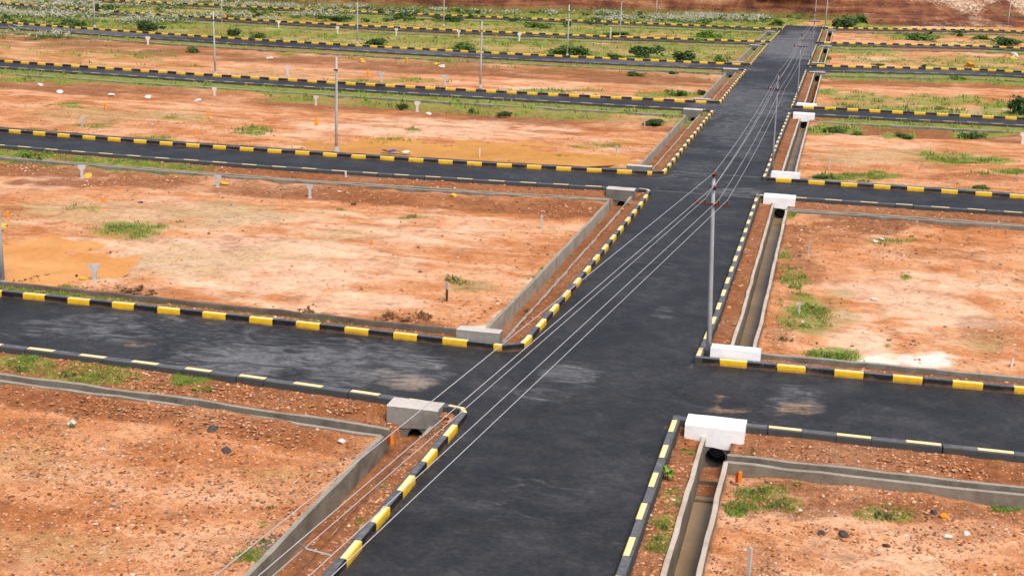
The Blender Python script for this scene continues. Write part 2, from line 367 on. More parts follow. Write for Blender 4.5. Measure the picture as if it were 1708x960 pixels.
fill(prev+FO_P+.04, np.full_like(U, YEND), 90, 'plot'); addrow(np.full_like(U, YEND), 'plot')
YY = np.array(rowsY); UU = np.broadcast_to(U, YY.shape).copy(); XX = WX(UU, YY)
zrow = np.array([{'plot': 0, 'drain': 1, 'verge': 2, 'road': 3}[q] for q in rowz])[:, None] + np.zeros_like(UU)
cL = (UU > DL_P) & (UU < DL_R); cR = (UU > DR_R) & (UU < DR_P)
inroad = (UU >= DL_R) & (UU <= DR_R); onmain = (UU > -12.63) & (UU < -4.87)
farpast = (YY > YL('Ff', UU)+FO_P) ; zone = zrow.copy()
zone[inroad & (zrow < 3)] = 2
zone[onmain & (YY < MAIN_END)] = 3
zone[(cL | cR) & ~farpast] = 1
zone[farpast & (zone == 2) & ~(onmain & (YY < MAIN_END))] = 0

# soil patches seen in the photograph (pixel centre, half size, strength)
PALE = [(420, 430, 330, 60, .85), (620, 385, 280, 34, .75), (300, 340, 260, 22, .65), (700, 210, 330, 22, .7), (1540, 500, 170, 60, .8), (1450, 262, 200, 14, .4), (250, 180, 260, 16, .3), (450, 120, 400, 8, .35), (600, 62, 160, 3, .9), (850, 66, 120, 3, .9), (1120, 88, 90, 4, .9), (1000, 80, 60, 3, .9), (560, 42, 200, 2.5, .8), (900, 52, 200, 2.5, .9), (300, 48, 90, 3, .8), (430, 47, 60, 3, .8), (1200, 85, 40, 4, .8),(800, 543, 60, 10, 1.9), (845, 520, 36, 20, 1.6), (900, 465, 30, 28, .8), (560, 500, 150, 35, .75), (420, 460, 150, 30, .7), (300, 410, 140, 30, .65), (130, 400, 110, 14, .8), (620, 440, 160, 40, .55), (470, 360, 180, 18, .6), (720, 360, 120, 20, .5), (80, 300, 90, 14, .6),
        (1510, 594, 85, 17, 2.2), (1440, 560, 90, 30, .9), (1530, 500, 150, 40, .7), (1450, 470, 100, 20, .6), (1620, 420, 90, 20, .5), (1440, 925, 90, 30, .7), (1370, 900, 50, 18, .6), (1600, 930, 120, 30, .4),
        (300, 770, 120, 14, .3), (60, 930, 90, 20, .45), (420, 860, 90, 30, .35), (700, 205, 260, 16, .6), (1040, 250, 50, 8, .6), (400, 130, 250, 5, .45), (900, 145, 120, 5, .7), (1000, 100, 70, 6, .6), (1450, 98, 70, 8, .7), (1500, 245, 110, 14, .5), (1430, 66, 40, 3, .6), (1560, 72, 120, 3, .7), (1550, 45, 150, 4, .7), (850, 20, 200, 4, .4), (820, 135, 200, 4, .4), (300, 178, 220, 14, .35), (90, 160, 160, 14, .3)]
BROWN = [(200, 300, 200, 8, .9), (60, 278, 70, 9, .9), (620, 315, 230, 7, .8), (930, 345, 80, 14, .9), (250, 395, 60, 8, .5), (380, 405, 60, 18, .5), (700, 530, 90, 12, .9), (520, 520, 50, 12, .8), (220, 480, 130, 14, .6), (80, 465, 60, 9, .9), (60, 700, 70, 14, .6), (270, 735, 110, 12, .4), (360, 810, 90, 12, .4),
         (1330, 420, 55, 70, .7), (1500, 375, 220, 14, .9), (1560, 420, 140, 14, .5), (1640, 540, 80, 28, .6), (1500, 330, 200, 5, .9), (1300, 560, 40, 40, .6), (1450, 840, 260, 24, .8), (1620, 880, 120, 20, .5), (1260, 920, 60, 50, .6), (1500, 215, 220, 8, .9), (1600, 292, 130, 8, .6), (1500, 135, 230, 5, .8),
         (330, 70, 200, 5, .8), (120, 62, 130, 7, .9), (800, 105, 330, 5, .8), (1000, 115, 200, 5, .7), (250, 205, 250, 6, .4), (850, 180, 200, 6, .7), (200, 140, 220, 8, .6), (600, 275, 250, 3, .7)]
TAN = [(140, 350, 160, 28, .5), (380, 350, 160, 30, .6), (350, 430, 200, 25, .5), (250, 450, 180, 20, .4), (790, 470, 50, 18, .9), (560, 390, 90, 14, .5), (1400, 180, 220, 22, .6), (1500, 260, 200, 20, .5), (450, 120, 250, 8, .5), (200, 190, 200, 14, .6), (60, 760, 90, 40, .4), (1650, 560, 60, 20, .6), (1380, 520, 70, 40, .6), (120, 900, 160, 30, .4), (450, 780, 100, 14, .4), (1100, 140, 100, 6, .5), (700, 120, 200, 4, .5)]
GRASS = [(215, 375, 55, 12, .85), (200, 385, 80, 16, .5), (150, 345, 60, 10, .35), (60, 256, 40, 8, 1.0), (200, 270, 50, 5, .7), (130, 640, 120, 10, .55), (30, 612, 60, 10, .8), (330, 645, 40, 8, .8), (230, 625, 60, 8, .5), (60, 488, 50, 5, 1.0), (115, 475, 30, 6, .6), (760, 460, 30, 12, .6), (690, 360, 40, 4, .5), (440, 865, 12, 10, .8), (430, 930, 40, 18, .8), (590, 470, 40, 6, .2),
         (1345, 520, 46, 44, .62), (1328, 465, 30, 26, .55), (1390, 582, 55, 18, .8), (1310, 420, 18, 20, .6), (1480, 565, 10, 5, .8), (1510, 458, 8, 5, .8), (1480, 400, 40, 6, .4), (1270, 815, 50, 16, .6), (1290, 835, 80, 14, .45), (1470, 850, 60, 14, .5), (1230, 840, 22, 12, .7), (1680, 838, 40, 6, .8), (1112, 880, 34, 22, .6), (1100, 915, 34, 22, .5), (1118, 840, 26, 22, .5), (1150, 755, 14, 6, .8), (1250, 560, 10, 6, .7), (1245, 480, 8, 12, .4),
         (905, 450, 20, 8, .7), (870, 520, 12, 10, .8), (1040, 340, 12, 8, .8), (700, 720, 14, 12, .6), (640, 820, 10, 14, .5), (600, 880, 10, 20, .4), (690, 215, 12, 3, .6), (640, 232, 60, 6, .9), (930, 260, 20, 5, 1.1), (50, 216, 60, 6, .5), (240, 225, 90, 6, .6), (110, 175, 60, 5, .5), (420, 215, 50, 8, .6), (160, 205, 50, 4, .5), (310, 195, 60, 4, .5), (1000, 240, 60, 6, .4),
         (230, 133, 240, 6, 1.2), (60, 120, 70, 6, 1.1), (600, 158, 140, 6, 1.1), (800, 170, 160, 5, 1.2), (1000, 182, 100, 5, .9), (500, 148, 60, 5, .8), (900, 150, 150, 4, .8), (1120, 155, 70, 6, 1.2), (620, 133, 150, 4, .6), (300, 108, 90, 3, .4), (1180, 60, 60, 8, 1.1), (1000, 50, 150, 6, .9), (880, 70, 160, 7, .9), (700, 68, 120, 6, .8), (560, 60, 120, 6, .8), (420, 55, 120, 5, .8), (300, 42, 100, 10, .8), (150, 40, 120, 6, .8), (60, 33, 80, 5, .6), (1100, 95, 130, 8, .9), (960, 88, 120, 8, .8), (800, 80, 60, 5, .6), (760, 105, 60, 3, .5), (500, 90, 40, 4, .4),
         (300, 24, 200, 6, .9), (650, 30, 160, 6, .9), (900, 40, 200, 5, 1.0), (1100, 32, 250, 5, .9), (700, 18, 300, 5, .9), (1200, 28, 160, 6, .9), (150, 15, 160, 8, .8), (1440, 40, 90, 9, .9), (1520, 60, 60, 4, 1.0), (1680, 68, 50, 5, 1.0), (1490, 100, 40, 3, 1.0), (1640, 100, 90, 3, .8), (1600, 128, 160, 4, 1.1), (1420, 128, 60, 4, 1.0), (1440, 160, 80, 10, .7), (1560, 165, 140, 12, .7), (1380, 150, 25, 8, .8), (1660, 175, 40, 12, .9), (1390, 215, 50, 7, 1.2), (1500, 225, 60, 6, 1.0), (1620, 225, 60, 6, .9), (1440, 290, 90, 7, 1.0), (1620, 265, 90, 8, .9), (1680, 283, 50, 5, .9), (1570, 255, 60, 4, .8), (1380, 295, 30, 8, 1.0), (1320, 360, 10, 5, .9), (1300, 500, 6, 30, .4), (1500, 395, 40, 4, .5), (1370, 100, 10, 12, .8), (1350, 215, 8, 8, .5), (1530, 20, 40, 8, .7), (1610, 15, 30, 6, .6)]
WET = [(85, 436, 135, 44, 1.0), (640, 243, 150, 18, 1.0), (800, 252, 170, 20, 1.0), (960, 264, 130, 18, 1.0), (540, 250, 120, 10, .8)]
WETCORE = [(75, 432, 100, 33, 1.0), (250, 404, 1, 1, 0)]
def strip_mask(X, Y, specs):
    m = np.zeros_like(X); nz = fbm(X, Y, .22, 4, .6, 15)
    for k, lo, hi, xl, xh, st_ in specs:
        d = Y-YL(k, X); e = max(.6, (hi-lo)*.3); v = sstep(lo-e*.5, lo+e*.5, d)*(1-sstep(hi-e, hi+e, d))*sstep(xl-3, xl+3, X)*(1-sstep(xh-3, xh+3, X))
        m = np.maximum(m, st_*v*np.clip(.35+1.5*nz-.1, 0, 1.15))
    return m
GSTRIP = [('Cn', -4.5, -.5, -300, -13, 1.25), ('Cn', -9, -4, -60, -14, .55), ('Dn', -4, -.5, -300, -14, .7), ('En', -9, -.5, -300, -14, .8), ('Cn', -4, -.5, -2, 60, .9), ('Dn', -6, -.5, -2, 60, 1.1), ('Bn', -4, -.5, -80, -45, .7), ('An', -2.2, -.4, -60, -26, .3), ('An', -2.2, -.4, -26, -14, .12),
          ('Cf', 1, 7, -60, -13, .75), ('Bf', 1, 5, -1, 14, .75), ('Bf', 2, 6, -70, -35, .4), ('Cf', 1, 12, -1, 40, .7), ('Df', 1, 7, -1, 60, .35), ('Df', 1, 14, -160, -14, .6), ('Ef', 1, 14, -160, -14, .6), ('Ff', 0, 22, -200, -14, .8), ('Dn', -40, -8, -300, -85, .35), ('Af', 1, 2.6, -45, -30, .9), ('Af', 1, 2.6, -30, -18, .4), ('En', -30, -4, -1, 60, .4), ('Fn', -7, -1, 4, 60, .6)]
BSTRIP = [('Bn', -8, -3.4, -300, -13, .75), ('Bn', -5, -3.4, -2, 80, .8), ('Bn', -12, -5, -2, 3, .7), ('Cn', -14, -3.4, -300, -13, .7), ('Cn', -9, -3.4, -2, 80, .8), ('Dn', -20, -3.4, -300, -14, .75), ('Dn', -12, -3.4, -2, 80, .8), ('An', -5.2, -3.4, -2.6, 60, .7), ('An', -5.0, -3.4, -60, -14, .8), ('An', -11, -6, -60, -28, .35), ('Af', 2.5, 3.6, -60, -20, .6), ('En', -16, -3, -300, -14, .6)]
def vegetated(X, Y):
    g = np.maximum(blob_mask(X, Y, GRASS), strip_mask(X, Y, GSTRIP))
    pat = np.clip((fbm(X, Y, .075, 4, .6, 4)-.43)*5, 0, 1.1)
    far = sstep(165, 215, Y)*(.30+.55*fbm(X, Y, .05, 3, .5, 9))*sstep(-.5, 8, -X-6) + sstep(262, 300, Y)*.25
    return np.maximum(g, np.where((X < -13) | (Y > 290), far, far*.0 + sstep(185, 235, Y)*.75*pat*(1-.7*np.clip(blob_mask(X, Y, [b_ for b_ in PALE if b_[1] < 100]), 0, 1))))
def strew(X, Y):
    nearb = 1-sstep(47, 62, Y)
    return np.clip(.22 + .75*nearb + .5*blob_mask(X, Y, BROWN) - .5*blob_mask(X, Y, PALE), .05, 1)
g_gr = vegetated(XX, YY); g_pa = blob_mask(XX, YY, PALE); g_br = np.maximum(blob_mask(XX, YY, BROWN), strip_mask(XX, YY, BSTRIP)); g_ta = blob_mask(XX, YY, TAN); g_we = blob_mask(XX, YY, WET); g_cl = strew(XX, YY)
verge = (zone == 2)
g_br = np.where(verge, np.maximum(g_br, .85), g_br)
g_br = np.where(zone == 1, .95, g_br)
n_a = fbm(XX, YY, .09, 4, .5, 1); n_b = fbm(XX, YY, .9, 4, .55, 2); n_c = fbm(XX, YY, 3.0, 2, .5, 3)
near_amp = 1-.5*sstep(50, 60, YY)
n_r = 1-np.abs(2*fbm(XX, YY, .22, 3, .5, 51)-1)
Zp = -.50 + .10*sstep(.75, 1.0, n_r)*-1 + .04 + .34*(n_a-.5) + .16*(n_b-.5)*near_amp + .07*(n_c-.5)*near_amp
bank = np.zeros_like(XX)             # loose earth heaped along the drains of some plots
dAn = YL('An', UU)-NO_P-YY
lefty = (UU < DL_P)
bank = np.where(lefty & (YY < 50), .42*(1-sstep(.1, 1.9, dAn)), bank)
bank = np.where(lefty & (YY < 50), np.maximum(bank, .36*(1-sstep(.1, 1.6, DL_P-UU))), bank)
for nm in 'BCDEF':
    dd_ = YL(nm+'n', UU)-NO_P-YY
    bank = np.where((dd_ > 0) & (dd_ < 6), .28*(1-sstep(.2, 4.5, dd_))*(.6+.8*n_b), bank)
for nm in 'ABCDE':
    dd_ = YY-YL(nm+'f', UU)-FO_P
    bank = np.where((dd_ > 0) & (dd_ < 4), np.maximum(bank, .16*(1-sstep(.1, 2.0, dd_))*(.6+.8*n_b)), bank)
RING = blob_mask(XX, YY, [(px, py, rx*1.7, ry*1.9, 1.0) for px, py, rx, ry, s_ in WET], ragged=.1)
Zp = Zp + bank; Zp = Zp + (np.maximum(Zp, -.43+.05*(n_b-.5))-Zp)*sstep(.02, .25, RING); Zp = Zp*(1-.7*g_we) - .56*g_we
beyond = np.zeros_like(XX)
for nm in NAMES: beyond = np.maximum(beyond, ((YY > YL(nm+'f', UU)) & (YY < YL(nm+'f', UU)+FO_R+.1)).astype(float))
beyond = np.where(inroad, 0, beyond)
before = np.zeros_like(XX)
for nm in NAMES: before = np.maximum(before, ((YY < YL(nm+'n', UU)) & (YY > YL(nm+'n', UU)-1.9)).astype(float)*sstep(-1.9, -.9, YY-YL(nm+'n', UU)))
dig = np.zeros_like(XX)
for nm in NAMES:
    dy_ = YY-YL(nm+'n', UU)
    dig = np.maximum(dig, sstep(-16.4, -15.6, UU)*(1-sstep(-13.6, -13.0, UU))*sstep(-2.5, -2.1, dy_)*(1-sstep(-.9, -.7, dy_))*.40)
    dig = np.maximum(dig, sstep(-5.0, -4.5, UU)*(1-sstep(-2.4, -1.6, UU))*sstep(-2.5, -2.1, dy_)*(1-sstep(-.9, -.7, dy_))*.2)
Zv = -.13 + .20*beyond + .17*before - dig + .12*(n_b-.5) + .08*(n_c-.5)
ZZ = np.where(zone == 0, Zp, np.where(zone == 1, np.where(cL, -.88, -1.2)+.10*(n_b-.5), np.where(zone == 2, Zv, -.28)))
ZZ = np.where((zone == 3) & (YY > 0) & False, -.28, ZZ)
nr, nc = UU.shape
idx = np.arange(nr*nc).reshape(nr, nc)
F = np.stack([idx[:-1, :-1], idx[:-1, 1:], idx[1:, 1:], idx[1:, :-1]], -1).reshape(-1, 4)
gme = fast_mesh('ground', np.stack([XX, YY, ZZ], -1).reshape(-1, 3), F, G_MAT, smooth=True)
def colattr(me, name, r, g, b):
    a = me.attributes.new(name, 'FLOAT_COLOR', 'POINT')
    a.data.foreach_set('color', np.stack([r.ravel(), g.ravel(), b.ravel(), np.ones(r.size)], -1).astype(np.float32).ravel())
colattr(gme, 'soil_a', g_gr, g_pa, g_br); colattr(gme, 'soil_b', g_we, g_cl, g_ta)
tag(obj('ground', gme), 'red earth building plots', None, None, 'structure')
def gz(x, y):
    """ground height near a point (open plot or verge)"""
    x = float(x); y = float(y); j = int(np.clip(np.searchsorted(U, x), 1, nc-1)); i = int(np.clip(np.searchsorted(YY[:, j], y), 1, nr-1))
    return float(ZZ[i-1:i+1, j-1:j+1].mean())
def on(px, py):
    """ground point under a photo pixel"""
    z = -.3
    for _ in range(4): p = at(px, py, z); z = gz(p[0], p[1])
    return np.array([p[0], p[1], z])

# ---- roads
PALE_DUST_GLARE = [(1240, 170, 120, 40, .7), (1310, 78, 90, 24, .95), (500, 90, 900, 16, .5), (1550, 128, 250, 18, .5),(1235, 215, 70, 45, .6), (1335, 60, 40, 15, .8), (1170, 290, 80, 30, .5), (1090, 420, 70, 70, .3), (330, 545, 260, 40, .45), (560, 590, 200, 45, .5), (500, 290, 700, 30, .12), (200, 50, 300, 14, .8), (700, 85, 400, 8, .8), (1050, 105, 250, 8, .8), (250, 125, 400, 14, .5), (800, 160, 400, 10, .5), (1500, 120, 200, 6, .7), (1550, 205, 200, 8, .4), (1600, 76, 200, 4, .6),(950, 625, 80, 26, .75), (900, 655, 60, 16, .55), (400, 595, 220, 40, .85), (150, 545, 160, 30, .65), (600, 610, 150, 40, .8), (540, 640, 120, 14, .6), (700, 625, 60, 30, .8), (1130, 460, 40, 30, .3), (1110, 520, 30, 15, .5), (1330, 660, 50, 30, .6), (1200, 225, 60, 20, .5), (1160, 250, 40, 12, .5), (1230, 320, 60, 10, .7), (1180, 300, 120, 12, .4), (170, 232, 60, 3, .8), (900, 298, 200, 8, .3), (1260, 150, 60, 20, .45), (1300, 90, 40, 20, .5), (1330, 60, 30, 14, .5), (600, 80, 700, 3, .6), (400, 60, 400, 3, .7), (950, 100, 200, 4, .7), (1230, 115, 60, 6, .7), (200, 112, 300, 4, .3), (950, 560, 60, 20, .3), (870, 830, 100, 50, .25), (1330, 310, 60, 6, .3), (1070, 410, 40, 40, .25), (1000, 900, 60, 40, .2)]  # dusty patches near; far-road blobs paint in the grazing reflection
SANDY = [(690, 640, 60, 18, 1.0), (640, 625, 60, 14, .6), (735, 600, 40, 14, .5), (1340, 680, 60, 16, .7), (1290, 690, 60, 12, .4)]
MUDDY = [(1210, 685, 60, 8, 1.0), (1195, 665, 20, 14, .9), (1330, 682, 40, 12, .8), (240, 575, 50, 8, .7), (1260, 700, 50, 5, .8)]
def road_sheet(name, X, Y, label, ED):
    n, m_ = X.shape; ii = np.arange(n*m_).reshape(n, m_)
    F = np.stack([ii[:-1, :-1], ii[:-1, 1:], ii[1:, 1:], ii[1:, :-1]], -1).reshape(-1, 4)
    Z = .05*(fbm(X, Y, .15, 3)-.5)*0
    me = fast_mesh(name, np.stack([X, Y, Z], -1).reshape(-1, 3), F, ASPH, smooth=True)
    edge = .62*np.exp(-np.maximum(ED, 0)/.45)*np.clip(fbm(X, Y, .5, 4, .6, 41)*2.2-.55, 0, 1)
    colattr(me, 'dust_glare', blob_mask(X, Y, PALE_DUST_GLARE, 0, .5), np.maximum(blob_mask(X, Y, SANDY, 0, .5), edge), blob_mask(X, Y, MUDDY, 0, .6))
    tag(obj(name, me), label, None, None, 'structure')
vy = np.array(sorted(set(np.round(np.concatenate([np.arange(Y0, 120, .35), np.arange(120, MAIN_END, 1.2), [MAIN_END]]), 3))))
uu = np.linspace(-12.5, -5.0, 22)
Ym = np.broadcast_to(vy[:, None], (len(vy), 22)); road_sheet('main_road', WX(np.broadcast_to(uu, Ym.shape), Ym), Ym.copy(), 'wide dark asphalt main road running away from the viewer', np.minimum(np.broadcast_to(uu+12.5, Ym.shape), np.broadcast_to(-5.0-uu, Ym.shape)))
KR = 1.0                              # corner radius
for nm in NAMES:
    for side in 'lr':
        us = np.concatenate([np.arange(XMIN, -60, 2.0), np.arange(-60, -12.5, .5), [-12.5]]) if side == 'l' else np.concatenate([[-5.0], np.arange(-4.5, 20, .5), np.arange(20, XMAX, 2.0)])
        yn, yf = YL(nm+'n', us), YL(nm+'f', us)
        t = np.linspace(0, 1, 16 if nm in 'AB' else 8)[:, None]
        Y = yn*(1-t)+yf*t; X = WX(np.broadcast_to(us, Y.shape), Y)
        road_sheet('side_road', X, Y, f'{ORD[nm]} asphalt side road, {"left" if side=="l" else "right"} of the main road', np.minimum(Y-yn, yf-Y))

# ---- kerbs
def resample(path, marks):
    P = np.array(path, float); d = np.concatenate([[0], np.cumsum(np.hypot(*np.diff(P, axis=0).T))])
    return d, lambda s: np.array([np.interp(s, d, P[:, 0]), np.interp(s, d, P[:, 1])])
PROF = [(0.0, -.08), (0.0, .25), (.008, .275), (.03, .297), (.215, .302), (.30, .292), (.32, .26), (.33, -.36)]
PROFN = [(0.0, -.08), (0.0, .25), (.008, .275), (.03, .297), (.31, .304), (.40, .294), (.425, .26), (.44, -.36)]
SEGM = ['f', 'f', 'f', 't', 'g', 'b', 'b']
def kerb(path, outsign, phase, period, yellow_first=True, label='', PROF=PROF):
    """path of (x,y) along the road-side edge; bands of yellow and black paint"""
    d, P = resample(path, None); Ltot = d[-1]; mb = MB(); s0 = phase % (2*period) - 2*period; k = 0; rr = random.Random(len(path)+int(Ltot*10))
    cuts = []
    s = s0
    while s < Ltot:
        cuts.append((s, s+period, k % 2 == 0)); s += period; k += 1
    for a, b, y in cuts:
        a = max(0, a+rr.uniform(-.03, .03)); b = min(Ltot, b+rr.uniform(-.03, .03))
        if b-a < .05: continue
        n = max(1, int((b-a)/.6)); ss = np.linspace(a+.006, b-.006, n+1); dz = rr.uniform(-.012, .012); do = rr.uniform(-.012, .012)
        rows = []
        for q in ss:
            p = P(q); tgt = P(min(q+.15, Ltot))-P(max(q-.15, 0)); tgt /= np.linalg.norm(tgt); nrm = np.array([-tgt[1], tgt[0]])*outsign
            rows.append([(p[0]+nrm[0]*(o+do), p[1]+nrm[1]*(o+do), z+(dz if z > 0 else 0)) for o, z in PROF])
        vs = [v for r_ in rows for v in r_]; m = len(PROF)
        for i in range(len(rows)-1):
            for j in range(m-1):
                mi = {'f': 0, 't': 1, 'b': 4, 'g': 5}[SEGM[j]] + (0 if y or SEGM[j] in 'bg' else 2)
                mb.add([vs[i*m+j], vs[i*m+j+1], vs[(i+1)*m+j+1], vs[(i+1)*m+j]], [(0, 1, 2, 3)], mi)
        for r_ in (rows[0], rows[-1]): mb.add(r_, [tuple(range(m))], 4)
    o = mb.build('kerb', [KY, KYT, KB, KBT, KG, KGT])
    tag(o, label, 'kerb', 'yellow and black striped kerbs along the roads')
def corner(cx, cy, r, a0, a1, n=7): return [(cx+r*math.cos(a0+(a1-a0)*i/n), cy+r*math.sin(a0+(a1-a0)*i/n)) for i in range(n+1)]
PH = {'Afl': (-13.85, 1.17), 'Afr': (-3.94, 1.22), 'Bfl': (-13.79, 1.17), 'Bfr': (-4.0, 1.22), 'Cfl': (-15.22, 1.18), 'Cfr': (-1.33, 1.19), 'Dfl': (-15.18, 1.18), 'Dfr': (-3.59, 1.19), 'Anl': (-17.54, 1.22), 'Anr': (-1.43, 1.26), 'Bnl': (-17.28, 1.18), 'Bnr': (-0.2, 1.21), 'Efl': (-21.33, 1.2), 'Ffl': (-25.56, 1.2)}
for nm in NAMES:
    for nf in 'nf':
        for side in 'lr':
            x_in = -12.5-KR*.9 if side == 'l' else -5.0
            us = np.concatenate([np.arange(-12.5-.9, XMIN, -1.5), [XMIN]]) if side == 'l' else np.concatenate([np.arange(-5.0, XMAX, 1.5), [XMAX]])
            ys = YL(nm+nf, us); path = list(zip(WX(us, ys), ys))
            xs, per = PH.get(nm+nf+side, (us[0]-1.2 if side == 'l' else -1.2-2.4, 1.2))
            # phase: distance along the path at which a yellow band starts (bands were surveyed by their left end)
            ph = (abs(xs-us[0])-per) if side == 'l' else abs(xs-us[0])
            out = (-1 if nf == 'f' else 1) if side == 'l' else (1 if nf == 'f' else -1)
            w_ = 'far' if nf == 'f' else 'near'
            kerb(path, out, ph, per, True, f'striped kerb on the {w_} edge of the {ORD[nm]} side road, on the {"left" if side=="l" else "right"}', PROFN if nf == 'n' else PROF)
blocks = [(None, 'A')] + [(NAMES[i], NAMES[i+1]) for i in range(5)] + [('F', None)]
for a, b in blocks:
    for side in 'lr':
        ux = -12.5 if side == 'l' else -5.0
        y0 = float(YL(a+'f', ux)) if a else Y0
        y1 = float(YL(b+'n', ux)) if b else MAIN_END
        if side == 'l':
            yy = np.arange(y0+(.9 if a else 0), y1-(.7 if b else 0), 1.0); path = [(float(XL(y)), y) for y in yy]
            if a: path = [(float(XL(y0))-.9, y0+.0), (float(XL(y0))-.55, y0+.08), (float(XL(y0))-.25, y0+.28), (float(XL(y0))-.06, y0+.58)] + path
            if b:
                xe = float(XL(y1)); path += [(xe, y1-.6), (xe-.07, y1-.35), (xe-.24, y1-.14), (xe-.5, y1-.03), (xe-.9, y1+.03)]
            ph = {None: 34.76-Y0, 'A': 69.32-y0}.get(a, 1.0); per = {None: 1.31, 'A': 1.42}.get(a, 1.4); out = 1
        else:
            yy = np.append(np.arange(y0, y1, 1.0), y1); path = [(float(XR(y)), y) for y in yy]; ph = {None: 48.31-Y0, 'A': .2}.get(a, .3); per = 1.36; out = -1
        where = f'between the {ORD[a]} and {ORD[b]} side roads' if a and b else ('in the foreground before the nearest side road' if b else 'past the farthest side road')
        kerb(path, out, ph, per, True, f'striped kerb {"left" if side=="l" else "right"} of the main road {where}')
        # rounded asphalt fillets behind the left corners
# fillets: small asphalt pieces in the rounded left corners
for nm in NAMES:
    for nf, sg in (('n', -1), ('f', 1)):
        y0 = float(YL(nm+nf, -12.5)); x0 = float(XL(y0)); mb = MB()
        yl = float(YL(nm+nf, -13.4))
        pts = [(x0+.02, y0-.02*sg, .0), (x0-.92, yl, 0), (x0-.53, y0+sg*.08, 0), (x0-.25, y0+sg*.27, 0), (x0-.06, y0+sg*.58, 0), (x0+.0, y0+sg*.92, 0)]
        mb.add([(p[0], p[1], .004) for p in pts], [(0, 1, 2, 3, 4, 5)])
        o = mb.build('side_road', ASPH); tag(o, f'rounded asphalt corner of the {ORD[nm]} side road, {"near" if nf=="n" else "far"} left', None, None, 'structure')

# cement seams across the second crossing
for (pa, pb) in (((1085, 317), (1262, 330)), ((1112, 285), (1270, 296))):
    A_, B_ = at(*pa), at(*pb); n_ = 24; mb = MB(); vs = []
    for i in range(n_+1):
        q = A_+(B_-A_)*i/n_; w2 = R.uniform(.05, .13); vs += [(q[0], q[1]-w2, .004), (q[0], q[1]+w2, .004)]
    mb.add(vs, [(2*i, 2*i+2, 2*i+3, 2*i+1) for i in range(n_)])
    tag(mb.build('road', SEAM), 'pale cement seam across the second crossing', None, None, 'structure')

# ---- drains
def wall_run(path, th, ztop, zbot, seed, jz=.03):
    """a cast wall along path; top face gets its own material"""
    rr = random.Random(seed); d, P = resample(path, None); n = max(1, int(d[-1]/1.1)); ss = np.linspace(0, d[-1], n+1); mb = MB(); rows = []
    for q in ss:
        p = P(q); tg = P(min(q+.2, d[-1]))-P(max(q-.2, 0)); tg /= np.linalg.norm(tg); nr_ = np.array([-tg[1], tg[0]])
        zt = ztop+rr.uniform(-jz, jz); o = rr.uniform(-.02, .02); t2 = th/2*rr.uniform(.9, 1.12)
        rows.append([(p[0]+nr_[0]*(o+s_*t2*k), p[1]+nr_[1]*(o+s_*t2*k), z) for s_, k, z in ((-1, 1, zbot), (-1, 1, zt-.03), (-1, .8, zt), (1, .8, zt), (1, 1, zt-.03), (1, 1, zbot))])
    vs = [v for r_ in rows for v in r_]
    fs = []
    for i in range(len(rows)-1):
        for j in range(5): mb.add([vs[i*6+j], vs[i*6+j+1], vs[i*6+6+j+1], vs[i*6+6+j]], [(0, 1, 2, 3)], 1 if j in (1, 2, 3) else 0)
    for r_ in (rows[0], rows[-1]): mb.add(r_, [tuple(range(6))], 0)
    return mb
def uline(u, ya_, yb_): return [(float(WX(u, y)), float(y)) for y in np.append(np.arange(ya_, yb_, 1.0), yb_)]
def vline(k, off, ua, ub):
    us = np.append(np.arange(ua, ub, 1.5), ub); ys = YL(k, us)+off; return list(zip(WX(us, ys), ys))
TH = .17
def ZT(): return -.06
for bi, (a, b) in enumerate(blocks[:-1]):
    far_n = f'between the {ORD[a]} and {ORD[b]} side roads' if a else 'before the nearest side road in the foreground'
    for side in 'lr':
        ur, up = (DL_R, DL_P) if side == 'l' else (DR_R, DR_P)
        ys = (float(YL(a+'f', ur))+.5) if a else Y0
        ye = float(YL(b+'n', ur))-1.0
        yps = (float(YL(a+'f', up))+FO_P) if a else Y0
        ype = float(YL(b+'n', up))-NO_P
        t = empty('storm_drain', (float(WX((ur+up)/2, (ys+ye)/2)), (ys+ye)/2, -1.0))
        sd = 'left' if side == 'l' else 'right'
        tag(t, f'open drain {sd} of the main road {far_n}', 'drain', 'open storm drains beside the roads')
        off = np.array(t.location)
        def part(name, mb, mats, par=t, off=off):
            o = mb.build(name, mats, par, smooth=False); o.data.transform(Matrix.Translation(-Vector(off))); return o
        ztr = (-.12 if bi else -.30) if side == 'l' else -.03
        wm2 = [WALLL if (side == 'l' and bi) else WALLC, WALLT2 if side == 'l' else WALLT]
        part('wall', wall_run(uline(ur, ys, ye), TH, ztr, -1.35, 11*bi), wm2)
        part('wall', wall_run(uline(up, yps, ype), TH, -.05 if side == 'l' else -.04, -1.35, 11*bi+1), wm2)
        # side drains along the side roads (before road b, beyond road a)
        for key, o_r, o_p, wh in ((b+'n', -NO_R, -NO_P, 'near'),) + (((a+'f', FO_R, FO_P, 'far'),) if a else ()):
            ua, ub = (XMIN, DL_P) if side == 'l' else (DR_P, XMAX)
            mid = -30.0 if side == 'l' else 5.0
            t2 = empty('storm_drain', (mid, float(YL(key, mid))+o_r, -1.0)); off2 = np.array(t2.location)
            tag(t2, f'narrow drain along the {wh} verge of the {ORD[key[0]]} side road, on the {sd}', 'drain', 'open storm drains beside the roads')
            ua2, ub2 = (ua, ub) if wh == 'near' else (ua, ub)
            w1 = wall_run(vline(key, o_r, ua2, ub2+(.02 if side == 'l' else 0)), TH*.9, -.13 if wh == 'near' else .0, -1.35, 7*bi+3)
            w2 = wall_run(vline(key, o_p, ua2, ub2), TH*.9, -.035 if wh == 'near' else .03, -1.35, 7*bi+5)
            wm = [WALLC, WALLT2] if wh == 'near' or side == 'r' else [WALLD, WALLD]
            part('wall', w1, wm, t2, off2); part('wall', w2, wm, t2, off2)
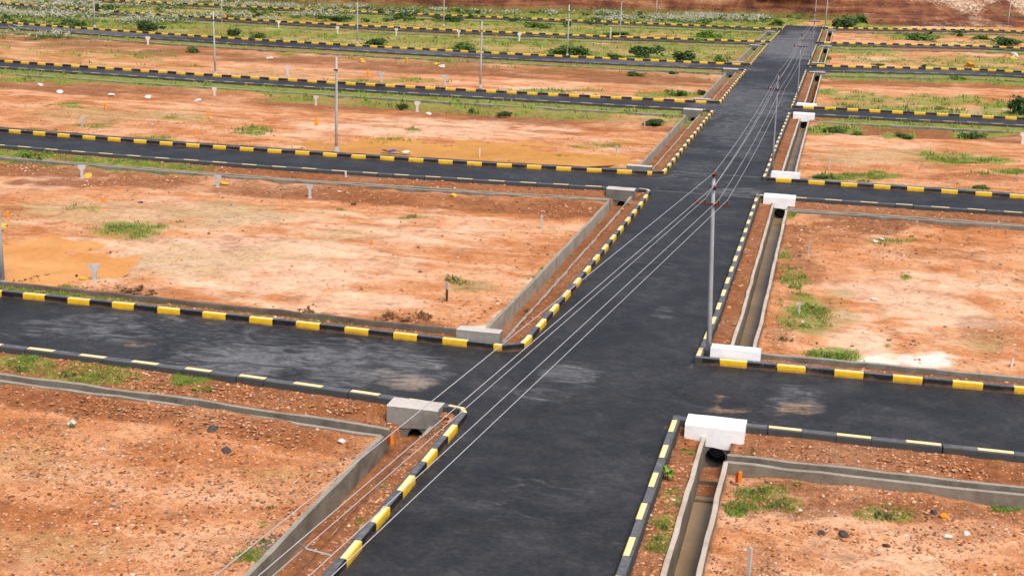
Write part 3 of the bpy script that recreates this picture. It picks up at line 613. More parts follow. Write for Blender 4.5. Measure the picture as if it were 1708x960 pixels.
# muddy water lying in the right-hand drain and in the plots
def flat_water(name, pts, z, mat, label):
    mb = MB(); mb.add([(x, y, z) for x, y in pts], [tuple(range(len(pts)))]); tag(mb.build(name, mat), label, None, None, 'structure')
for (a, b) in (blocks[0], blocks[1], blocks[2]):
    ya_ = (float(YL(a+'f', -3.2))+.6) if a else Y0; yb_ = float(YL(b+'n', -3.2))-1.0
    if a is None: yb_ -= 3.2
    yv = np.append(np.arange(ya_, yb_, 2), yb_)
    flat_water('water', [(float(WX(DR_R+.1, y)), y) for y in yv]+[(float(WX(DR_P-.1, y)), y) for y in yv[::-1]], -1.13, DRAINW, 'brown water standing in the storm drain')
for y_ in (45.55, 47.4):
    mb = MB(); mb.box(float(WX(DR_R+.09, y_)), float(WX(DR_P-.09, y_)), y_-.05, y_+.05, -1.3, -1.07, 0, .01); tag(mb.build('drain_sill', WALLD), 'dark concrete sill across the drain ' + ('farther from' if y_ < 46 else 'close under') + ' the big white headwall pipe', 'sill')
def ell(px, py, rx, ry, n=48, z=-.5):
    out = []
    for i in range(n):
        q = 2*math.pi*i/n; p = at(px+rx*math.cos(q), py+ry*math.sin(q), z); out.append((min(p[0], -15.35), p[1]))
    return out
flat_water('water', ell(75, 432, 165, 48, z=-.5), -.49, MUDW, 'orange muddy rainwater on the plot beside the nearest left road')
flat_water('water', ell(790, 254, 400, 27, z=-.5), -.50, MUDW2, 'orange muddy rainwater on the plot past the second left road')

# ---- culvert headwalls with round pipe mouths
def headwall(x0, x1, yfr, ybk, z0, z1, mats, face, label, hole=None, r=.34, zc=-.70, top=None, bmats=None, yover=0):
    """face -1: front looks towards the camera (y = yfr); hole = centre x of the pipe"""
    cx, cy = (x0+x1)/2, (yfr+ybk)/2; t = empty('culvert_headwall', (cx, cy, z0)); mb = MB()
    N = 28; e = .03
    X0, X1, Yf_, Yb, Z0, Z1 = x0-cx, x1-cx, yfr-cy, ybk-cy, 0.0, z1-z0
    hx = (hole-cx) if hole is not None else 0; hz = zc-z0
    if hole is not None:
        outer = []; inner = []
        for i in range(N):
            q = 2*math.pi*(i+.5)/N; c, s = math.cos(q), math.sin(q); inner.append((hx+r*c, Yf_, hz+r*s))
            kx = ((X1-hx)/c if c > 0 else (X0-hx)/c) if abs(c) > 1e-6 else 1e9; kz = ((Z1-e-hz)/s if s > 0 else (Z0-hz)/s) if abs(s) > 1e-6 else 1e9
            k = min(kx, kz); outer.append((hx+k*c, Yf_, hz+k*s))
        for cx_, cz_ in ((X0, Z0), (X1, Z0), (X0, Z1-e), (X1, Z1-e)):
            j = min(range(N), key=lambda i: (outer[i][0]-cx_)**2+(outer[i][2]-cz_)**2); outer[j] = (cx_, Yf_, cz_)
        mb.add(outer+inner, [(i, (i+1) % N, N+(i+1) % N, N+i) for i in range(N)], 0)
    else:
        mb.add([(X0, Yf_, Z0), (X1, Yf_, Z0), (X1, Yf_, Z1-e), (X0, Yf_, Z1-e)], [(0, 1, 2, 3)], 0)
    mb.add([(X0, Yf_, Z1-e), (X1, Yf_, Z1-e), (X1-e, Yf_-face*-e*-1 if False else Yf_+e*(1 if Yb > Yf_ else -1), Z1), (X0+e, Yf_+e*(1 if Yb > Yf_ else -1), Z1)], [(0, 1, 2, 3)], 1)
    sgn = 1 if Yb > Yf_ else -1
    mb.add([(X0+e, Yf_+e*sgn, Z1), (X1-e, Yf_+e*sgn, Z1), (X1-e, Yb-e*sgn, Z1), (X0+e, Yb-e*sgn, Z1)], [(0, 1, 2, 3)], 1)
    mb.add([(X0, Yf_, Z0), (X0, Yb, Z0), (X0, Yb, Z1-e), (X0, Yf_, Z1-e)], [(0, 1, 2, 3)], 0)
    mb.add([(X1, Yf_, Z0), (X1, Yb, Z0), (X1, Yb, Z1-e), (X1, Yf_, Z1-e)], [(0, 1, 2, 3)], 0)
    mb.add([(X0, Yb, Z0), (X1, Yb, Z0), (X1, Yb, Z1-e), (X0, Yb, Z1-e)], [(0, 1, 2, 3)], 0)
    mb.add([(X0, Yb, Z1-e), (X1, Yb, Z1-e), (X1-e, Yb-e*sgn, Z1), (X0+e, Yb-e*sgn, Z1)], [(0, 1, 2, 3)], 1)
    mb.add([(X0, Yf_, Z1-e), (X0, Yb, Z1-e), (X0+e, Yb-e*sgn, Z1), (X0+e, Yf_+e*sgn, Z1)], [(0, 1, 2, 3)], 1)
    mb.add([(X1, Yf_, Z1-e), (X1, Yb, Z1-e), (X1-e, Yb-e*sgn, Z1), (X1-e, Yf_+e*sgn, Z1)], [(0, 1, 2, 3)], 1)
    wl = mb.build('wall', mats, t)
    if hole is not None:
        pb = MB(); L_ = 3.2*sgn; ins = []
        for yy_ in (Yf_-.03*sgn, Yf_+L_):
            for i in range(N): q = 2*math.pi*i/N; ins.append((hx+r*math.cos(q), yy_, hz+r*math.sin(q)))
        pb.add(ins, [(i, (i+1) % N, N+(i+1) % N, N+i) for i in range(N)] + [tuple(N+i for i in range(N))], 0)
        pb.build('pipe', PIPE, wl, smooth=True)
    if top is not None:
        rr = random.Random(int(abs(cx*7+cy*3))); b2 = MB(); nx_ = 6; xs = np.linspace(X0-.03, X1+.03, nx_+1); yf2, yb2 = Yf_-.035*sgn, Yb+yover
        ring = lambda x, e_: [(x, yf2+rr.uniform(-.012, .012), Z1+.005-(rr.uniform(0, .07) if 0 < e_ < nx_ else 0)), (x, yf2, top-z0-.05+rr.uniform(-.01, .01)), (x, yf2+.04*sgn, top-z0+rr.uniform(-.012, .012)), (x, yb2-.03*sgn, top-z0+rr.uniform(-.01, .01)), (x, yb2, top-z0-.04), (x, yb2, Z1+.005)]
        rows = [ring(x, e_) for e_, x in enumerate(xs)]; vs = [q for r_ in rows for q in r_]
        for i in range(nx_):
            for j in range(6): b2.add([vs[i*6+j], vs[i*6+(j+1) % 6], vs[i*6+6+(j+1) % 6], vs[i*6+6+j]], [(0, 1, 2, 3)], 1 if j in (1, 2, 3) else 0)
        for r_ in (rows[0], rows[-1]): b2.add(r_, [tuple(range(6))], 0)
        b2.build('parapet', bmats, t)
    tag(t, label, 'culvert', 'culvert headwalls at the road crossings')
for nm in NAMES:
    for side in 'lr':
        xc = (-14.6 if side == 'l' else -3.3); yn = float(YL(nm+'n', xc)); yf = float(YL(nm+'f', xc)); dx = float(WX(xc, yn))-xc
        white = side == 'r' and nm in 'ABC'
        mats = [WHITE, WHITE] if white else ([HWC, HWT] if nm == 'A' else [HWD, HWT])
        look = 'whitewashed' if white else 'grey concrete'
        x0, x1 = ((-15.6, -13.62) if side == 'l' else (-4.4, -2.25))
        if nm == 'D' and side == 'r' or nm in 'EF': hh = .12
        else: hh = .36
        hx = (DL_R+DL_P)/2 if side == 'l' else (DR_R+DR_P)/2
        sd = 'left' if side == 'l' else 'right'
        headwall(x0+dx, x1+dx, yn-1.12, yn-.24, -1.3, -.39 if side == 'r' else -.47, [HWD, HWD], -1, f'{look} pipe headwall just before the {ORD[nm]} side road, on the {sd}', hx+dx, .365 if side == 'r' else .30, -.765 if side == 'r' else -.79, hh+(.05 if side == 'r' else 0), mats, .30 if (side == 'r' and nm in 'ABC') else .02)
        top = .72 if nm in 'AB' else (.55 if nm in 'CD' else .3)
        if side == 'l' and nm != 'A': top -= .08
        headwall(x0+dx, x1+dx, yf+.95, yf+.35, -1.3, top, mats, 1, f'{look} culvert parapet behind the far kerb of the {ORD[nm]} side road, on the {sd}', hx+dx, .36)

# ---- red and orange survey marks painted blocks at two drain corners
def painted_mark(px, py, label):
    p = at(px, py, -.1); t = empty('survey_mark', (p[0], p[1], -.3))
    a = MB(); a.box(-.10, .0, -.05, .05, -.1, .26, 0, .01); a.build('block', REDP, t)
    b = MB(); b.box(.01, .12, -.06, .04, -.1, .30, 0, .01); b.build('block', ORANGE, t)
    tag(t, label, 'survey mark', 'red and orange survey marks at drain corners')
painted_mark(1232, 790, 'red and orange survey mark at the drain corner below the big white headwall')
painted_mark(651, 728, 'red and orange survey mark at the drain corner below the big grey headwall')

# ---- far earth bank and stony slope
def bank_mesh(name, base, prof, label, pale, seed, step=1.6):
    B = np.array(base, float); d = np.concatenate([[0], np.cumsum(np.hypot(*np.diff(B, axis=0).T))]); ss = np.arange(0, d[-1]+step, step)
    bx, by = np.interp(ss, d, B[:, 0]), np.interp(ss, d, B[:, 1]); tx, ty = np.gradient(bx), np.gradient(by); L_ = np.hypot(tx, ty); nx, ny = -ty/L_, tx/L_
    P = np.array(prof, float); pd = np.concatenate([[0], np.cumsum(np.hypot(*np.diff(P, axis=0).T))]); tt = np.concatenate([np.linspace(0, pd[-2], 46), np.linspace(pd[-2], pd[-1], 12)[1:]])
    po, pz = np.interp(tt, pd, P[:, 0]), np.interp(tt, pd, P[:, 1])
    X = bx[:, None]+nx[:, None]*po; Y = by[:, None]+ny[:, None]*po; Z = np.broadcast_to(pz, X.shape).copy()
    n1 = fbm(ss[:, None]*np.ones_like(X), Z*2+seed*9+po*.3, .11, 4, .6, seed)-.5; n2 = fbm(X+Z, Y-Z, .5, 4, .6, seed+1)-.5
    k = sstep(-.5, 2.5, Z)
    X = X + nx[:, None]*(n1*7+n2*1.6)*k; Y = Y + ny[:, None]*(n1*7+n2*1.6)*k; Z = Z + n2*1.2*k
    n, m_ = X.shape; ii = np.arange(n*m_).reshape(n, m_); F = np.stack([ii[:-1, :-1], ii[1:, :-1], ii[1:, 1:], ii[:-1, 1:]], -1).reshape(-1, 4)
    me = fast_mesh(name, np.stack([X, Y, Z], -1).reshape(-1, 3), F, CUT, smooth=True)
    g = np.clip(1.2-Z/2.2, 0, 1)*.7 if not pale else .7*sstep(.56, .72, fbm(X, Y, .22, 4, .6, 6)); pl = np.full_like(X, .85 if pale else 0.0)
    if pale: pl = np.clip(.42+3.2*(fbm(X, Y+Z, .12, 5, .65, 8)-.48), 0, 1)*(.6+.4*sstep(.5, 7, Z))
    colattr(me, 'soil_a', g, pl, np.zeros_like(X)); tag(obj(name, me), label, None, None, 'structure')
bank_mesh('embankment', [(-270, 286), (-190, 287)]+[tuple(at(*q, -.4)[:2]) for q in ((330, 4), (520, 11), (660, 16), (800, 20), (960, 23), (1100, 25), (1290, 29))]+[(-2, 343), (5, 344), (10, 347), (13, 356), (16, 375)],
          [(-2, -1.2), (0, -.4), (1.5, 2.5), (4, 7), (5.5, 9.5), (8, 15), (16, 17), (60, 19), (160, 20)], 'steep red earth bank', False, 2)
bank_mesh('hillside', [(5, 336), (12, 337), (22, 341), (34, 348), (52, 356), (80, 360), (130, 356)],
          [(-3, -1.2), (0, -.4), (8, 1.5), (16, 5), (26, 10), (40, 18), (70, 24), (160, 27)], 'pale stony hillside', True, 5)

# ------------------------------------------------------------------ poles and wires
def pole_main(base, top, label, k=1.0, pm=None):
    b = np.array(base, float); tp = np.array(top, float); t = empty('electric_pole', tuple(b)); v = tp-b; Lh = np.linalg.norm(v)
    mb = MB(); mb.tube([v*0-np.array([0, 0, .4]), v*.3, v*.65, v], [.15*k, .135*k, .115*k, .09*k], 10); mb.build('shaft', pm or POLE, t, smooth=True)
    c = MB(); c.tube([v*0-np.array([0, 0, .3]), v*.02+np.array([0, 0, .0])], [.26, .2], 10); c.build('footing', STONE, t)
    a = MB(); q = v*(1-1.28/Lh)
    a.box(q[0]-.74, q[0]+.72, q[1]-.15, q[1]-.09, q[2]-.05, q[2]+.05); a.box(q[0]-.17, q[0]+.17, q[1]-.16, q[1]+.13, q[2]-.035, q[2]+.035)
    arm_ = a.build('crossarm', REDIRON, t)
    for (ox, oz, r) in ((-.66, -1.16, .05), (-.28, -1.16, .05), (.66, -1.16, .05), (.30, -1.16, .05)):
        i_ = MB(); p0 = v+np.array([ox, -.12, oz-.06]); i_.tube([p0, p0+[0, 0, .06], p0+[0, 0, .08], p0+[0, 0, .15]], [.02, .035, .055, .03], 8); i_.build('insulator', INSUL, arm_, smooth=True)
    h = MB(); h.box(v[0]-.14, v[0]+.14, v[1]-.13, v[1]+.08, v[2]-.05, v[2]+.02); cb = h.build('cap_bracket', REDIRON, t)
    for oz in (.02, -.55):
        i_ = MB(); p0 = v+np.array([.02 if oz > 0 else .10, -.14, oz]); i_.tube([p0-[0, 0, .1], p0, p0+[0, 0, .03], p0+[0, 0, .12]], [.04, .06, .09, .05], 8); i_.build('insulator', INSUL, cb, smooth=True)
    tag(t, label, 'electric pole', 'electric poles along the right edge of the main road'); return t
def pole_plain(base, h, label, lean=(0, 0), bracket=True, r=.13):
    t = empty('light_pole', tuple(base)); v = np.array([lean[0], lean[1], h])
    mb = MB(); mb.tube([(0, 0, -.4), v*.4, v*.75, v], [r, r*.9, r*.75, r*.6], 9); mb.build('shaft', POLEL, t, smooth=True)
    c = MB(); c.tube([(0, 0, -.3), (0, 0, .12)], [.25, .19], 9); c.build('footing', STONE, t)
    if bracket:
        b = MB(); q = v*.86; b.box(q[0]-.2, q[0]+.14, q[1]-.16, q[1]-.07, q[2]-.06, q[2]+.06); b.build('clamp', DARKIRON, t)
    cp = MB(); cp.tube([v, v+[0, 0, .05]], [r*.7, r*.45], 9); cp.build('cap', POLE, t)
    tag(t, label, 'pole', 'slender grey poles along the left side roads')
MP = [((-4.55, 59.0, -.1), (-4.90, 59.05, 8.16)), ((-4.6, 110.0, -.1), (-4.72, 110.1, 7.95)), ((-4.55, 159.9, -.1), (-4.7, 160, 7.7)), ((-4.5, 209.0, -.1), (-4.4, 209, 7.8))]
for i, (b, tp) in enumerate(MP):
    pole_main(b, tp, f'grey electric pole with red crossarm on the right verge beyond the {ORD[NAMES[i]]} side road', 0.80 if i == 0 else .58, None if i == 0 else POLED)
p = (-4.35, 318.5, -.3); pole_plain(p, 9.5, 'tall grey electric pole past the end of the asphalt, before the earth bank')
BP = (-12.9, -26.0); TPB = np.array([-12.9, -26.0, 8.2])     # the pole behind the viewer that carries the near span
pole_main((BP[0], BP[1], -.1), (BP[0], BP[1], 8.2), 'grey electric pole behind the viewer on the left verge')
tops = [TPB] + [np.array(tp) for _, tp in MP]
WOFF = [(.02, .10), (.10, -.44), (-.28, -1.05), (.30, -1.05), (.66, -1.05)]
WORDS = ['uppermost', 'second from the left', 'middle', 'second from the right', 'right-hand']
for wi, (ox, oz) in enumerate(WOFF):
    pts = []
    for k in range(len(tops)-1):
        a_, b_ = tops[k]+np.array([ox, -.13, oz]), tops[k+1]+np.array([ox, -.13, oz]); n_ = 14; sag = .10 if k == 0 else .38
        for i in range(n_): s = i/n_; q = a_+(b_-a_)*s; q = q-np.array([0, 0, 4*sag*s*(1-s)]); pts.append(q)
    pts.append(tops[-1]+np.array([ox, -.13, oz]))
    mb = MB(); mb.tube(pts, .0105, 6); o = mb.build('overhead_wire', WIREM, smooth=True)
    tag(o, f'{WORDS[wi]} of the five thin grey overhead wires running above the main road', 'wire', 'overhead wires above the main road')
LP = [((561, 247), 7.5, 'beside the muddy water past the second side road'), ((4, 471), 7.5, 'at the far left edge of the view beside the nearest side road'), ((801, 143), 7.5, 'behind the third side road, to the right of the other pole there'), ((359, 121), 7.3, 'behind the third side road, to the left of the other pole there'),
      ((158, 43), 7.3, 'leftmost behind the fourth side road'), ((596, 70), 7.4, 'middle one of three behind the fourth side road'), ((946, 91), 7.4, 'rising out of a green bush behind the fourth side road'), ((370, 39), 7.3, 'leftmost behind the fifth side road'), ((740, 41), 7.3, 'middle one of three behind the fifth side road'), ((1034, 60), 7.3, 'nearest the main road behind the fifth side road'),
      ((516, 9), 7.3, 'leftmost behind the farthest side road'), ((845, 14), 7.3, 'middle one behind the farthest side road'), ((1094, 30), 7.3, 'nearest the main road behind the farthest side road')]
for (px, py), h, wh in LP:
    p = at(px, py, -.1); pole_plain(p, h, f'slender grey pole {wh}', lean=(-.12 if px == 359 else 0, 0))
p = at(531, 9, -.1); pole_plain(p, 7, 'slanting strut pole leaning on the leftmost pole behind the farthest side road', lean=(-1.9, 0), bracket=False)
p = at(1681, 43, -.1); pole_plain(p, 7.5, 'slender grey pole at the foot of the pale stony hillside')
p = at(1358, 42, -.1); pole_plain(p, 8, 'thin dark pole past the end of the asphalt, left of the tall electric pole', r=.1)
p = at(1295, 289, -.1); 
# spacer joining the wires near the viewer
def wire_pt(wi, py):
    a_ = tops[0]+np.array([WOFF[wi][0], -.13, WOFF[wi][1]]); b_ = tops[1]+np.array([WOFF[wi][0], -.13, WOFF[wi][1]])
    best = None
    for s in np.linspace(.3, .99, 400):
        q = a_+(b_-a_)*s-np.array([0, 0, 4*.10*s*(1-s)]); dv = q-np.array([0, 0, H]); zz = dv@FW
        if zz <= 0: continue
        y_ = 480-FPX*(dv@UP)/zz
        if best is None or abs(y_-py) < best[0]: best = (abs(y_-py), q)
    return best[1]
mb = MB(); mb.tube([wire_pt(1, 906), wire_pt(2, 915), wire_pt(3, 923)], .016, 6); tag(mb.build('wire_spacer', WIREM), 'thin grey spacer rod tying the overhead wires together near the bottom of the view', 'spacer')

# ------------------------------------------------------------------ plot marker posts, pegs and stones
def tpost(p, h, wcap, mat, rz, label, dark=False):
    t = empty('marker_post', tuple(p), rz); mb = MB(); s = wcap*.2; th = .06
    prof = [(-s*.9, -.15), (s*.9, -.15), (s, h*.62), (wcap*.5, h*.78), (wcap*.5, h), (-wcap*.5, h), (-wcap*.5, h*.78), (-s, h*.62)]
    n = len(prof); vs = [(x, -th, z) for x, z in prof]+[(x, th, z) for x, z in prof]
    mb.add(vs, [tuple(range(n)), tuple(range(n, 2*n))[::-1]]+[(i, (i+1) % n, n+(i+1) % n, n+i) for i in range(n)], 0)
    mb.build('slab', mat, t)
    f = MB(); f.box(-s*1.6, s*1.6, -.13, .13, -.2, .04, 0, .015); f.build('footing', STONE, t)
    tag(t, label, 'marker post', 'T-shaped stone plot markers')
TP = [(158, 467, .86, .58, STONE, 'grey T-shaped marker post standing in the orange puddle'),
      (137, 297, .95, .52, STONE, 'grey T-shaped marker post left of two others at the second road drain'),
      (363, 312, .85, .52, STONE, 'grey T-shaped marker post at the second road drain, between two other markers'),
      (517, 330, .95, .45, STONE, 'grey T-shaped marker post with a yellow top corner, rightmost by the second road drain'),
      (138, 212, .9, .5, STONE, 'grey T-shaped marker post just behind the second road kerb, by small grey rubble'),
      (527, 176, 1.0, .5, WSTONE, 'whitish T-shaped marker post just left of the pole past the second road'),
      (696, 187, 1.1, .6, WSTONE, 'white broken-topped T-shaped marker post beside a dark green shrub below the third road'),
      (358, 160, .9, .5, WSTONE, 'whitish T-shaped marker post below the foot of the pole at the third road'),
      (247, 75, 1.2, .7, WSTONE, 'small white T-shaped marker post alone on bare earth below the fourth road'),
      (480, 127, 1.2, .7, STONE, 'grey marker post head just behind the third road kerb, leftmost of three'),
      (636, 137, 1.2, .7, STONE, 'grey marker post head just behind the third road kerb, middle of three'),
      (742, 142, 1.2, .7, STONE, 'grey marker post head just behind the third road kerb, rightmost of three'),
      (465, 50, 1.2, .55, WSTONE, 'white T-shaped marker post below the fifth road, leftmost of four'),
      (563, 57, 1.3, .6, WSTONE, 'white leaning T-shaped marker post below the fifth road, second of four'),
      (661, 60, 1.3, .6, WSTONE, 'white leaning T-shaped marker post below the fifth road, third of four'),
      (765, 63, 1.3, .6, WSTONE, 'white T-shaped marker post below the fifth road, rightmost of four'),
      (866, 70, 1.4, .7, WSTONE, 'white broad marker post on a grassy plot left of the big bush'),
      (1705, 240, 1.1, .6, WSTONE, 'white T-shaped marker post at the far right edge below the third road')]
for px, py, h, wc, m, lb in TP:
    p = on(px, py); tpost(p, h, wc, m, YAW+R.uniform(-.3, .3), lb)
def peg(p, h, wd, mat, label, lean=0, topmat=None):
    t = empty('survey_peg', tuple(p), R.uniform(-.4, .4)); mb = MB(); w2 = wd/2
    mb.add([(-w2, -w2, -.15), (w2, -w2, -.15), (w2, w2, -.15), (-w2, w2, -.15), (-w2+lean, -w2, h), (w2+lean, -w2, h*.96), (w2+lean, w2, h*.95), (-w2+lean, w2, h*.98)],
           [(0, 1, 2, 3), (4, 5, 6, 7), (0, 1, 5, 4), (1, 2, 6, 5), (2, 3, 7, 6), (3, 0, 4, 7)])
    mb.build('stake', mat, t)
    if topmat:
        b = MB(); b.box(lean-w2*1.6, lean+w2*1.6, -w2*1.2, w2*1.2, h*.62, h*1.02, 0, .015); b.build('plate', topmat, t)
    tag(t, label, 'survey peg', 'thin upright survey pegs')
PG = [(745, 502, 1.0, .09, DARKIRON, 'thin dark survey peg with a pale grey plate, in front of an olive shrub', STONE), (903, 381, .9, .16, STONE, 'grey concrete survey peg near the corner of the plot beside the main road', None), (577, 302, .5, .1, WSTONE, 'short white survey peg on the verge of the second left road', None),
      (800, 265, .95, .09, WSTONE, 'thin white survey peg at the edge of the muddy water', None), (1028, 262, .95, .12, STONE, 'grey survey peg in the wet orange corner past the second left road', None), (1248, 962, 1.0, .08, STONE, 'thin grey survey peg at the bottom of the view right of the drain', None),
      (1333, 524, .7, .09, STONE, 'grey survey peg among the green weeds right of the main drain', None), (1382, 282, .95, .1, STONE, 'grey survey peg by weeds above the second right road', None), (1348, 425, .95, .08, STONE, 'thin grey survey peg on the earth below the second right road', None), (1441, 618, .5, .09, WSTONE, 'short white survey peg standing on the drain by the nearest right road', None),
      (1686, 612, .45, .1, WSTONE, 'short white survey peg at the right edge by the nearest right road', None), (1075, 212, 1.0, .1, STONE, 'thin grey survey peg in a low dark bush below the third left road', None), (128, 466, .3, .1, DARKIRON, 'short dark survey peg left of a yellow block in the puddle', None), (1018, 68, 2.4, .22, WSTONE, 'pale survey peg just below the fifth road near a pole', None)]
for px, py, h, wd, m, lb, tm in PG:
    p = on(px, py); peg(p, h, wd, m, lb, R.uniform(-.06, .06), tm)
def rock_mesh(name, mat, seed, flat=.7):
    rr = random.Random(seed); bm = bmesh.new(); bmesh.ops.create_icosphere(bm, subdivisions=2, radius=1)
    ph = [rr.uniform(0, 6) for _ in range(6)]
    for v in bm.verts:
        c = v.co.copy(); k = 1+.22*math.sin(2.3*c.x+ph[0])*math.cos(2.9*c.y+ph[1])+.16*math.sin(4.1*c.z+ph[2]+3*c.x)+rr.uniform(-.07, .07)
        v.co = Vector((c.x*k, c.y*k*.85, max(-.5, c.z*k)*flat))
    me = bpy.data.meshes.new(name); bm.to_mesh(me); bm.free(); me.materials.append(mat); return me
def stone(px, py, r, mat, label, name='stone', cat='stone', group=None, flat=.5):
    p = on(px, py); o = obj(name, rock_mesh(name, mat, int(px*3+py), flat), None, (p[0], p[1], p[2]+r*flat*.35)); o.scale = (r, r, r); o.rotation_euler = (R.uniform(-.3, .3), R.uniform(-.3, .3), R.uniform(0, 6)); tag(o, label, cat, group)
WS = [(68, 143, .42, 'first and leftmost'), (100, 154, .42, 'second'), (187, 160, .42, 'third'), (247, 164, .42, 'fourth'), (331, 169, .42, 'fifth and rightmost')]
for px, py, r, wd in WS: stone(px, py, r, WSTONE, f'whitewashed stone on bare earth below the third road, {wd} of five', group='whitewashed stones in a row')
MS = [(604, 103, .6, YSTONE, 'pale yellow stone in front of a brown strip below the fourth road'), (728, 109, .45, YSTONE, 'small yellowish stone touching a white stone below the fourth road'), (737, 112, .5, WSTONE, 'small white stone touching a yellowish stone below the fourth road'), (758, 327, .28, YSTONE, 'yellow and white stone beside the second road drain'),
      (566, 642/2, .16, WSTONE, 'small white stone left of the short white peg'), (450, 95+4, .5, WSTONE, 'white stone below the fourth road near a faint track'), (715, 191, .35, WSTONE, 'flat white stone right of the broken-topped marker'),
      (146, 295, .34, YSTONE, 'yellow painted stone leaning beside the leftmost grey marker'), (374, 309, .34, YSTONE, 'yellow painted stone right of the middle grey marker'), (142, 467, .3, YSTONE, 'low yellow painted stone in the puddle left of the grey marker'), (5, 378, .34, YSTONE, 'pale yellow stone at the far left edge above the puddle'),
      (120, 707, .2, WSTONE, 'white stone beside a green weed on the foreground left plot'), (570, 726, .16, WSTONE, 'round white stone on the left plot just below the roadside drain'), (1575, 862, .2, ORANGE, 'orange-red stone on the foreground right plot below the drain'), (1580, 897, .17, WSTONE, 'white stone on the foreground right plot'), (1612, 890, .13, WSTONE, 'smallest white stone on the foreground right plot'),
      (1558, 855, .14, DARKIRON, 'dark round stone left of the orange-red stone'), (1693, 94, .8, WSTONE, 'white stone at the far right edge below the fourth right road'), (1690, 98, .6, YSTONE, 'pale rubble stone next to a white stone at the far right'), (1617, 111, .9, ORANGE, 'reddish stone behind the fourth right road kerb'), (1461, 404, .22, WSTONE, 'white stone left of another on the right plot'), (1470, 400, .22, WSTONE, 'white stone right of another on the right plot'), (1458, 500, .2, WSTONE, 'white stone on the pale earth of the right plot'), (235, 338, .2, DARKIRON, 'small black stone on the left plot'),
      (590, 341, .2, DARKIRON, 'small black stone on the plot below the second left road'), (355, 712, .2, DARKIRON, 'dark stone on the earth just below the roadside drain'), (377, 753, .2, DARKIRON, 'dark stone by a brown stain on the foreground left plot'), (1407, 893, .16, DARKIRON, 'dark stone on the orange foreground right plot'), (1478, 910, .13, DARKIRON, 'lone dark stone low on the foreground right plot'), (1370, 889, .13, DARKIRON, 'small dark stone left of a darker one on the foreground right plot')]
for px, py, r, m, lb in MS: stone(px, py, r, m, lb)
def marker(px, py, h, label, white=False):
    p = on(px, py); t = empty('plot_marker', tuple(p)); mb = MB(); mb.tube([(0, 0, -.1), (0, 0, h*.75), (0, 0, h)], [h*.30, h*.26, h*.22], 8); mb.build('body', ORANGE, t)
    c = MB(); c.tube([(0, 0, h), (0, 0, h*1.15)], [h*.2, h*.14], 8); c.build('cap', WSTONE if white else ORANGE, t)
    tag(t, label, 'plot marker', 'small orange plot markers')
OM = [(13, 362, .42, 'orange plot marker at the far left edge on bare earth', 0), (172, 337, .42, 'orange plot marker with a white cap in the middle of the left plot', 1), (62, 268, .3, 'orange plot marker beside the green bush by the second left road', 0), (282, 287, .3, 'orange plot marker by the second road drain between two grey markers', 0), (620, 407, .32, 'orange plot marker low in a patch of yellow grass', 0), (176, 181, .6, 'orange plot marker below the row of white stones', 0), (347, 196, .6, 'orange plot marker right of centre on the plot past the second left road', 0), (327, 225, .5, 'orange plot marker just behind the second road kerb', 0), (528, 209, .8, 'orange plot marker close to the pole past the second left road', 0), (614, 126, .8, 'orange plot marker on the plot below the fourth road', 0), (481, 119, .7, 'orange plot marker left of the other on the plot below the fourth road', 0), (679, 104, .7, 'orange plot marker in the brown strip below the fourth road', 0), (518, 306, .2, 'small orange plot marker on top of the drain by a grey marker', 0), (375, 43, 1.0, 'orange plot marker near the foot of a pole below the fifth road', 0)]
for px, py, h, lb, wt in OM: marker(px, py, h*.8, lb, wt)
# blue and white litter sheet behind the second road kerb
p = on(660, 261); mb = MB(); g_ = 8; vs = []
for i in range(g_+1):
    for j in range(4): vs.append((i*.32-1.2, j*.2-.3, .42+.10*math.sin(i*1.7+j)+.05*math.cos(j*2.1)))
for i in range(g_):
    for j in range(3): mb.add([vs[i*4+j], vs[i*4+j+1], vs[i*4+4+j+1], vs[i*4+4+j]], [(0, 1, 2, 3)], 0 if i < 4 else 1)
tag(mb.build('plastic_sheet', [BLUEP, WSTONE], None, tuple(p)), 'crumpled blue and white plastic sheet behind the second left road kerb', 'plastic sheet')

# ------------------------------------------------------------------ plants
def leaf_cloud(n, rx, ry, rz, size, rng, lobes=5):
    cs = [(rng.normal(0, .44), rng.normal(0, .44), rng.uniform(.1, .8), rng.uniform(.2, .55)) for _ in range(lobes)]
    which = rng.integers(0, lobes, n); c = np.array(cs)[which]
    d = rng.normal(size=(n, 3)); d /= np.linalg.norm(d, axis=1)[:, None]; r = c[:, 3:4]*rng.random((n, 1))**.35
    P = c[:, :3] + d*r*np.array([1, 1, .75]); P[:, 2] = np.abs(P[:, 2]); P *= np.array([rx, ry, rz])
    a = rng.normal(size=(n, 3)); a[:, 2] *= .6; a /= np.linalg.norm(a, axis=1)[:, None]; b = np.cross(a, rng.normal(size=(n, 3))); b /= np.linalg.norm(b, axis=1)[:, None]
    s = size*rng.uniform(.6, 1.3, (n, 1)); a = a*s; b = b*s*.45
    V = np.stack([P-a, P+b*.9-a*.1, P+a, P-b*.9-a*.1], 1).reshape(-1, 3); F = np.arange(n*4).reshape(n, 4); return V, F
def bush_meshes(mat, n, size, seed, h=1.0):
    rng = np.random.default_rng(seed); V, F = leaf_cloud(n, .85, .85, h*.85, size, rng, 13); return fast_mesh('foliage', V, F, mat)
def twig_mesh(seed, h=.8):
    rr = random.Random(seed); mb = MB()
    for k in range(7):
        q = rr.uniform(0, 6.3); s = rr.uniform(.3, .75); mb.tube([(0, 0, -.1), (math.cos(q)*s*.5, math.sin(q)*s*.5, h*.4), (math.cos(q)*s, math.sin(q)*s, h*rr.uniform(.7, 1))], [.035, .025, .01], 5)
    return mb.mesh('stem', TWIG)
PROTO = {}
